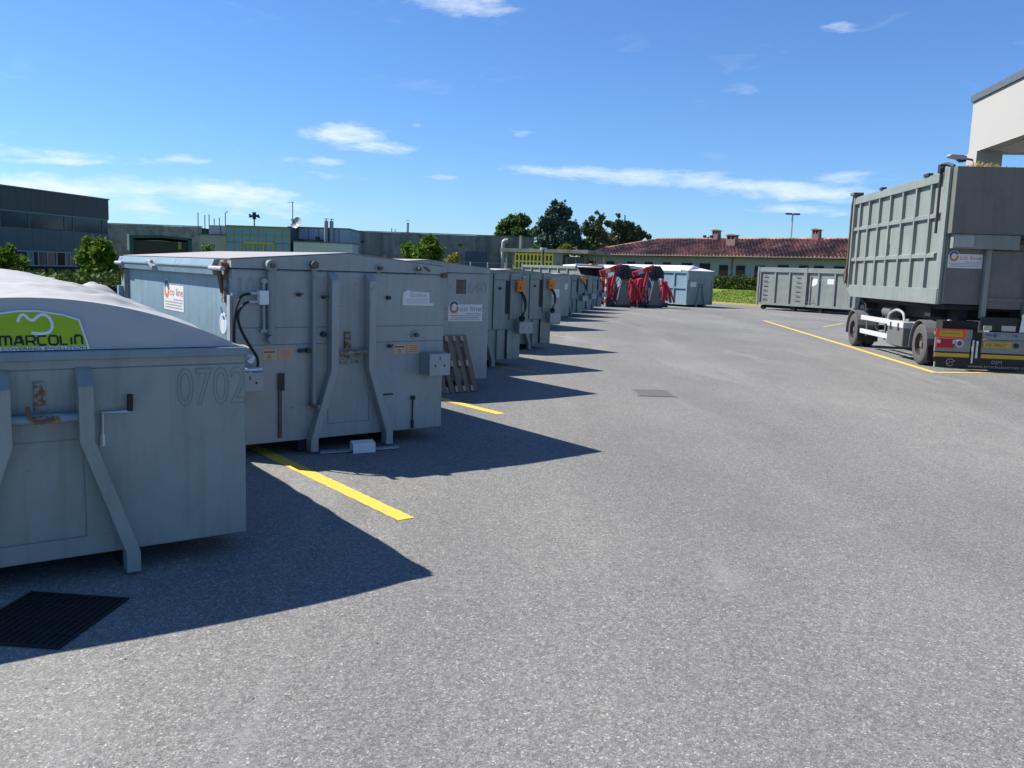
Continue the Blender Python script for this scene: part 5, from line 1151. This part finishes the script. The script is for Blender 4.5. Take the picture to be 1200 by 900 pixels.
# ------------------------------------------------------------------ yellow framed pavilion
Yp = 78; A = at(590, 300, Yp); Bq = at(684, 296, Yp - 3); zr = at(640, 296, Yp - 1).z
pv = thing('pavilion', 'flat roofed pavilion with a grid of yellow framed windows', 'building', (A.x, Yp, 0), math.atan2(-3, Bq.x - A.x))
Lp = math.hypot(Bq.x - A.x, 3) + .6
x0 = (605 - 590) * Yp / 1000; x1 = (651 - 590) * Yp / 1000
obj('roof_slab', B(-.1, Lp, -.6, 6, zr - .02, zr + .28), WHITEM if False else CONC, pv)
obj('glass', B(x0 + .05, x1 - .05, .10, .14, .2, zr - .1), GLASSD, pv)
mb = MB()
for i in range(11): xx = x0 + (x1 - x0) * i / 10; mb.box(xx - .07, xx + .07, .0, .09, .2, zr - .05)
for k in range(4): zz = zr - .2 - k * .62; mb.box(x0 - .05, x1 + .05, -.03, -.002, zz - .07, zz + .07)
obj('window_frame', mb, YFRAME, pv)
obj('wall', MB().box(x1 + .1, x1 + .9, 0, .3, .2, zr - .03).box(x0 - .25, x0 - .1, 0, .2, .2, zr - .03), CONC, pv)
obj('glass', B(x1 + .95, Lp - .2, .3, .34, .2, zr - .3), GLASSD, pv); obj('post', MB().box(.35, .5, -.3, -.15, .2, zr - .03), CONC, pv)
mb = MB()
for i in range(5): xx = x1 + 1.2 + i * .85; mb.box(xx, xx + .06, .25, .29, .3, zr - .3)
obj('window_frame', mb, YDULL, pv)

# ------------------------------------------------------------------ long concrete factory wall, panel by panel
YF = 101
def panels(name, label, px0, px1, py_top0, py_top1, Y0, n, mat, zdoor=None):
    p = at(px0, py_top0, Y0); q = at(px1, py_top1, Y0); d = Vector((q.x - p.x, q.y - p.y)); L_ = d.length; zt_ = (p.z + q.z) / 2
    t_ = thing(name, label, 'building', (p.x, p.y, 0), math.atan2(d.y, d.x))
    w_ = L_ / n; me = B(.012, w_ - .012, 0, .2, .0, zt_).mesh('wall_panel'); me.materials.append(mat)
    for i in range(n):
        o = bpy.data.objects.new('wall_panel', me); col.objects.link(o); o.parent = t_; o.location = (i * w_, random.uniform(-.012, .012), random.uniform(-.02, .02))
    obj('wall_core', B(.02, L_ - .02, .215, 12, 0, zt_ - .1), DARKM, t_); obj('parapet', B(-.05, L_ + .05, -.08, .35, zt_ + .025, zt_ + .10), COPING, t_)
    return t_, L_, zt_
pf, Lf_, zf_ = panels('factory_building', 'pale stained concrete factory wall beyond the press container lid', 122, 236, 261.5, 266.5, YF, 5, CONC)
pf2, Lf2, zf2 = panels('factory_building', 'long dark streaked concrete factory wall left of the tree group', 403, 626, 269.5, 279.5, YF + 1, 10, CONCD)
xk = lambda px, Y: (px - 403) * Y / 1000
obj('door', B(xk(544, 102), xk(569, 102), -.06, -.02, 0, at(556, 295, 102).z), CLADL, pf2)
for px in (425, 538): obj('wall_lamp', MB().box(xk(px, 102) - .15, xk(px, 102) + .15, -.3, -.02, zf2 - 1.3, zf2 - 1.05), DARK, pf2)
obj('duct', MB().tube(curve([(xk(588, 102), -.5, 1), (xk(588, 102), -.5, zf2 - 1.2), (xk(589, 102), -.5, zf2 - .6), (xk(593, 102), -.5, zf2 - .5)]), .28, 10), BOXG, pf2, smooth=True)
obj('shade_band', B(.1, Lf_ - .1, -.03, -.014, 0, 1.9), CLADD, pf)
# mast, antennas
def pole(name, label, cat, px, pb, ptop, Y, r_=.04, mat=DARK, group=None):
    a_ = at(px, ptop, Y); t_ = thing(name, label, cat, (a_.x, Y, 0), 0, group); zb__ = at(px, pb, Y).z if pb else 0
    obj('mast', MB().tube([(0, 0, zb__), (0, 0, a_.z)], r_, 6), mat, t_); return t_, a_.z
for i, (px, pt_) in enumerate(((232, 249), (240, 252), (245, 251), (251, 256), (257, 255), (264, 250))):
    lab = ('tallest and leftmost thin rod on the pale outbuilding roof', 'second thin rod from the left on the outbuilding roof', 'third thin rod from the left on the outbuilding roof', 'shortest thin rod, in the middle of the outbuilding roof', 'thin rod one before the bent last one on the outbuilding roof', 'rightmost thin rod with bent tip on the outbuilding roof')[i]
    t_, z_ = pole('roof_rod', lab, 'rod', px, 275, pt_, 91, .045, group='rods on the outbuilding roof')
    if i == 5: obj('bent_tip', MB().tube([(0, 0, z_), (.25, 0, z_ + .25)], .04, 6), DARK, t_)
t_, z_ = pole('antenna', 'thin antenna with crossbars left of the satellite dish', 'antenna', 343, 266, 236, 91, .045)
obj('antenna_bar', MB().tube([(-.55, 0, z_ - .1), (.0, 0, z_ - .1)], .04, 6).tube([(-.3, 0, z_ - .5), (-.0, 0, z_ - .5)], .03, 6).box(-.15, .15, -.1, .1, z_ - 2.0, z_ - 1.8).box(-.2, .15, -.1, .1, z_ - 2.5, z_ - 2.35), STEELW, t_)
t_, z_ = pole('floodlight_mast', 'mast with a ring of floodlights above the blue glass building', 'mast', 298, 268, 256, 120, .09)
mb = MB().tube([(.45 * math.cos(a_ * .7), .45 * math.sin(a_ * .7), z_ + .3) for a_ in range(10)], .07, 6)
for a_ in range(6): mb.beam((.3 * math.cos(a_), .3 * math.sin(a_), z_ + .35), (.75 * math.cos(a_), .75 * math.sin(a_), z_ + (.5 if a_ % 2 else .15)), .24, .24)
mb.box(-.2, .2, -.2, .2, z_ - .1, z_ + .85)
obj('lamp_ring', mb, DARK, t_)
t_, z_ = pole('roof_vent', 'single dark vent pipe on the dark factory roof', 'vent', 478, 273, 261, 103, .14, C_BLUE); obj('cap', MB().tube([(0, 0, z_ + .25), (0, 0, z_ + .3)], .2, 8), DARK, t_)
pole('roof_rod', 'left of two tiny rods on the dark factory roof', 'rod', 459, 272, 267, 103, .04, group='tiny rods on the factory roof'); pole('roof_rod', 'right of two tiny rods on the dark factory roof', 'rod', 463, 272, 268, 103, .04, group='tiny rods on the factory roof')
pole('post', 'grey post standing beyond the flat pavilion roof', 'post', 611, 300, 276, 90, .22, CONC)
t_, z_ = pole('street_lamp', 'tall double headed lamp post far beyond the tiled roof', 'street lamp', 929, 300, 251, 140, .13, GALV); obj('lamp_head', MB().box(-1.1, -.15, -.3, .3, z_ - .1, z_ + .15).box(.15, 1.1, -.3, .3, z_ - .1, z_ + .15).box(-.2, .2, -.1, .1, z_ - .1, z_ + .05), DARK, t_)
t_, z_ = pole('street_lamp', 'slim lamp post in front of the yellow framed pavilion', 'street lamp', 637, 320, 293, 66, .07, DARK); obj('lamp_head', MB().disc((0, 0, z_), .28, .18, (0, 0, 1)), BOXG, t_)
t_, z_ = pole('roof_antenna', 'small twin antenna on the ridge of the tiled house', 'antenna', 830, 282, 277, 86, .05, DARK); obj('antenna_bar', MB().box(-.5, -.2, -.1, .1, z_ - .1, z_ + .1).box(.15, .5, -.1, .1, z_ - .1, z_ + .1).box(-.5, .5, -.03, .03, z_ - .15, z_ - .11), DARK, t_)

# dark blue two storey building, receding
A = at(127, 235, 90); Bp = at(-40, 212, 72); d = Vector((A.x - Bp.x, A.y - Bp.y)); Lb2 = d.length
bl_ = thing('office_building', 'dark clad two storey building with blue window band at the far left', 'building', (Bp.x, Bp.y, 0), math.atan2(d.y, d.x))
zt_ = (at(127, 235, 90).z + at(0, 217.5, 76.2).z) / 2
def sx(px):   # distance along the facade for a pixel column
    r_ = ray(px, 260); r2 = Vector((r_.x, r_.y)); dn = d.normalized(); det = dn.x * (-r2.y) + r2.x * dn.y; return (-Bp.x * (-r2.y) - r2.x * Bp.y) / det
zw1 = at(127, 258, 90).z; zw0 = at(127, 274, 90).z; zg1 = at(90, 296.5, 85).z; zg0 = at(90, 312, 85).z
n = 10
for (z0_, z1_, mt_) in ((zw1 + .01, zt_, CLADD), (zg1 + .01, zw0 - .01, CLADL)):
    w_ = Lb2 / n; me = B(.01, w_ - .01, 0, .15, z0_, z1_).mesh('wall_panel'); me.materials.append(mt_)
    for i in range(n): o = bpy.data.objects.new('wall_panel', me); col.objects.link(o); o.parent = bl_; o.location = (i * w_, 0, 0)
obj('plinth', B(0, Lb2, .02, .15, 0, zg0), DARKM, bl_); obj('wall_core', B(.05, Lb2 - .02, .45, 14, 0, zt_ - .05), CLADD, bl_)
obj('end_wall', B(Lb2 - .15, Lb2, .16, .44, 0, zt_ - .01), CLADD, bl_)
obj('roof_edge', B(-.05, Lb2 + .1, -.08, 14, zt_ + .01, zt_ + .12), COPING, bl_)
cuts = [-40, 0, 34, 76, 86, 120, 127]
for i in range(len(cuts) - 1):
    a_, b_2 = sx(cuts[i]), sx(cuts[i + 1]); b_2 = min(b_2, Lb2 - .02)
    if b_2 - a_ < .1: continue
    o = obj('window', B(a_ + .05, b_2 - .05, .06, .12, zw0 + .02, zw1 - .02), GLASSB if cuts[i] < 0 or cuts[i] in (0, 120) and False else GLASSD, bl_)
    obj('window_frame', MB().box(a_ - .04, a_ + .04, .0, .13, zw0 + .02, zw1 - .02), plain('frame_blue' if i == 0 else 'frame_blue_b', (.10, .15, .20), .5), o)
obj('window_frame', MB().box(0, Lb2 - .2, -.03, -.001, zw1 - .06, zw1 + .04), plain('band_frame', (.11, .17, .22), .5), bl_)
gw_ = [(18, 31), (31.5, 37), (37.5, 43.5), (44, 54), (55, 65), (66, 75.5), (76, 81), (82, 87)]
for i, (a_, b_2) in enumerate(gw_):
    s0_, s1_ = sx(a_), sx(b_2); o = obj('window', B(s0_ + .04, s1_ - .04, .06, .12, zg0 + .03, zg1 - .03), plain('pale_blind', (.16, .22, .27), .6) if i == 1 else (plain('dark_curtain', (.05, .018, .015), .8) if i in (2, 5) else GLASSD), bl_)
    obj('window_frame', MB().box(s1_ - .06, s1_ + .1, -.0, .13, zg0 + .03, zg1 - .03), C_PALE, o)
obj('window_frame', MB().box(sx(18), sx(89), -.05, -.001, zg1 - .05, zg1 + .05).box(sx(30), sx(89), -.05, -.001, zg0 - .05, zg0 + .06), C_PALE, bl_)
obj('infill_panel', B(sx(90), Lb2 - .16, .02, .15, zg0 + .005, zg1), CLADL, bl_); obj('infill_panel', B(0, sx(17), .02, .15, zg0 + .005, zg1), CLADL, bl_)

# outbuildings between the factory walls
def block(name, label, px0, px1, pt0, pb, Y0, mat, depth=6, cat='building'):
    p = at(px0, pt0, Y0); q = at(px1, pt0 + (px1 - px0) * .036, Y0); t_ = thing(name, label, cat, (p.x, Y0, 0)); W_ = q.x - p.x; Z_ = (p.z + q.z) / 2; 
    obj('wall', B(0, W_, 0, depth, 0, Z_), mat, t_); obj('roof_edge', B(-.08, W_ + .08, -.08, depth + .08, Z_ + .005, Z_ + .12), COPING, t_); return t_, W_, Z_
wt, Ww, Zw = block('outbuilding', 'white walled outbuilding left of the blue glass front', 234, 266, 275, 300, 90, PLASTER)
up_ = obj('upper_storey', B(.8, Ww - .02, .5, 4, Zw + .125, Zw + 1.05), PLASTG, wt); obj('joint', MB().box(2.0, 2.06, .46, .498, Zw + .13, Zw + 1.05), DARK, up_)
gb, Wg, Zg = block('glass_front_building', 'building with blue glass front in an ochre frame', 265, 340, 265, 300, 86, CLADL)
me = B(.03, Wg / 8 - .03, -.05, -.01, Zg - 4.2, Zg - 1.55).mesh('pane'); me.materials.append(GLASSB); me2 = B(.03, Wg / 8 - .03, -.05, -.01, Zg - 1.5, Zg - .08).mesh('pane'); me2.materials.append(GLASSB)
for i in range(8):
    for m_ in (me, me2): o = bpy.data.objects.new('pane', m_); col.objects.link(o); o.parent = gb; o.location.x = i * Wg / 8
mb = MB()
for i in range(9): mb.box(i * Wg / 8 - .04, i * Wg / 8 + .04, -.09, -.051, Zg - 4.2, Zg - .02)
mb.box(0, Wg, -.12, -.091, Zg - .12, Zg + .0).box(0, Wg, -.115, -.091, Zg - .82, Zg - .76); obj('window_frame', mb, YDULL, gb)
mb = MB(); xa, xb = Wg * .28, Wg * .75; mb.box(xa, xb, -.16, -.121, Zg - 1.65, Zg - 1.45)
for i in range(4): xx = xa + (xb - xa) * i / 3; mb.box(xx - .07, xx + .07, -.16, -.121, Zg - 4, Zg - 1.66)
obj('door_frame', mb, YFRAME if False else plain('yellow_door_frame', (.42, .34, .03), .5), gb)
lb, Wl, Zl = block('workshop_building', 'pale panelled workshop with twin flues and dish', 338, 409, 266.5, 300, 89, plain('pale_blue_panel_wall', (.30, .35, .41), .7))
obj('window', B(.3, 4.0, -.06, -.01, Zl - 2.2, Zl - 1.15), GLASSD, lb)
mb = MB()
for i in range(1, 6): mb.box(i * Wl / 6 - .025, i * Wl / 6 + .025, -.05, -.01, 0, Zl - .05)
obj('panel_joint', mb, CLADL, lb)
for i, x in enumerate((3.95, 4.5)): obj('flue', MB().tube([(x, -.3, Zl - 2.0), (x, -.3, Zl + .78)], .2, 10).tube([(x, -.3, Zl + .95), (x, -.3, Zl + 1.0)], .25, 10).tube([(x, -.3, Zl + .78), (x, -.3, Zl + .95)], .05, 6), STEELW if False else C_BLUE, lb, smooth=True)
obj('lamp_arm', MB().beam((3.1, -.5, Zl - 1.05), (4.2, -.3, Zl - 1.75), .1, .12).box(2.95, 3.35, -.7, -.4, Zl - 1.25, Zl - .85), DARK, lb)
wn, Ww2, Zw2 = block('low_annex', 'low whitish annex with ribbed cladding before the workshop', 344, 413, 283.5, 300, 85, plain('white_ribbed_cladding', (.46, .49, .52), .6), 3)
mb = MB()
for i in range(1, 24): mb.box(i * Ww2 / 24 - .02, i * Ww2 / 24 + .02, -.03, -.001, 0, Zw2 - .02)
obj('rib', mb, PLASTG, wn, kind='stuff')
dp = at(349, 262, 88.6); ds = thing('satellite_dish', 'round pale satellite dish on the workshop roof', 'satellite dish', (dp.x, dp.y, dp.z))
obj('dish', MB().lathe([(0, .0), (.25, .03), (.45, .10), (.62, .22), (.62, .25), (.45, .13), (.25, .06), (0, .03)], (0, 0, 0), (-.45, -.75, .3), 20), BOXG, ds, smooth=True); obj('feed_arm', MB().tube([(0, 0, -.5), (-.3, -.6, .2)], .03, 6).box(-.38, -.26, -.68, -.56, .14, .3), DARK, ds); obj('mast', MB().tube([(0, .05, -.9), (0, .05, 0)], .05, 6), DARK, ds)
# green framed open skip beyond the lid
Yg = 30; g0 = at(153, 276, Yg); g1 = at(219, 279, Yg); sk_ = thing('green_container', 'dark open topped container with teal green frame behind the big lid', 'container', (g0.x, Yg, 0), .42)
Wk = g1.x - g0.x; Zk = (g0.z + g1.z) / 2; TEAL = paint('teal_frame_paint', (.02, .075, .065), rust=.4)
obj('wall', MB().box(.08, Wk - .08, .0, .05, .2, Zk - .14).box(.0, .07, .0, 5, .2, Zk - .1).box(Wk - .07, Wk, .0, 5, .2, Zk - .1).box(.08, Wk - .08, 4.95, 5, .2, Zk - .1), plain('dark_interior_panel', (.055, .048, .042), .9, var=.4), sk_)  # dark wall colour stands in for the shaded interior within the frame
obj('frame', MB().box(-.04, .09, -.06, -.002, .1, Zk).box(Wk - .09, Wk + .04, -.06, -.002, .1, Zk - .02).prism([(-.05, Zk - .08), (Wk * .5, Zk - .02), (Wk + .04, Zk - .08), (Wk + .04, Zk - .0), (Wk * .5, Zk + .07), (-.05, Zk + .02)], -.06, 5.05, 'y') , TEAL, sk_)
obj('skid', MB().box(.5, .65, 0, 5, 0, .19).box(Wk - .65, Wk - .5, 0, 5, 0, .19), DARK, sk_); obj('hinge_post', MB().box(-.12, -.045, -.1, .0, Zk - .5, Zk + .06), STEELW, sk_); obj('handle', MB().box(Wk * .78, Wk * .84, -.04, -.001, Zk - .4, Zk - .15), ORANGE if False else YDULL, sk_)
# loose grit
mb = MB(); g = random.Random(11)
for _ in range(420):
    x_, y_ = g.uniform(-3.4, 7), g.uniform(2.6, 19); q = g.uniform(.004, .010) * (2.2 if g.random() < .04 else 1); a_ = g.uniform(0, 3)
    mb.add([(x_ + q * math.cos(a_ + k * 1.57) * g.uniform(.7, 1.3), y_ + q * math.sin(a_ + k * 1.57), .0005) for k in range(4)] + [(x_, y_, q * .9)], [(0, 1, 4), (1, 2, 4), (2, 3, 4), (3, 0, 4)])
obj('loose_grit', mb, plain('grit', (.16, .15, .14), .95, var=.5, scale=60), kind='stuff')
# wire fence with posts
fA = at(531, 306, 62); fB = at(612, 307, 62); d = Vector((fB.x - fA.x, 0)); fn = thing('wire_fence', 'thin wire fence with grey posts before the dark factory door', 'fence', (fA.x, 62, 0))
pm = MB().tube([(0, 0, 0), (0, 0, fA.z - .0)], .045, 6).mesh('post'); pm.materials.append(GALV)
for i in range(5): o = bpy.data.objects.new('post', pm); col.objects.link(o); o.parent = fn; o.location = (i * d.x / 4, 0, 0)
mb = MB()
for k in range(7): mb.tube([(0, 0, .25 + k * (fA.z - .3) / 6), (d.x, 0, .25 + k * (fA.z - .3) / 6)], .012, 4)
for k in range(60): x = d.x * k / 60; mb.tube([(x, 0, .2), (x, 0, fA.z - .05)], .006, 3)
obj('wire_mesh', mb, CLADL, fn)
bpy.context.view_layer.update()
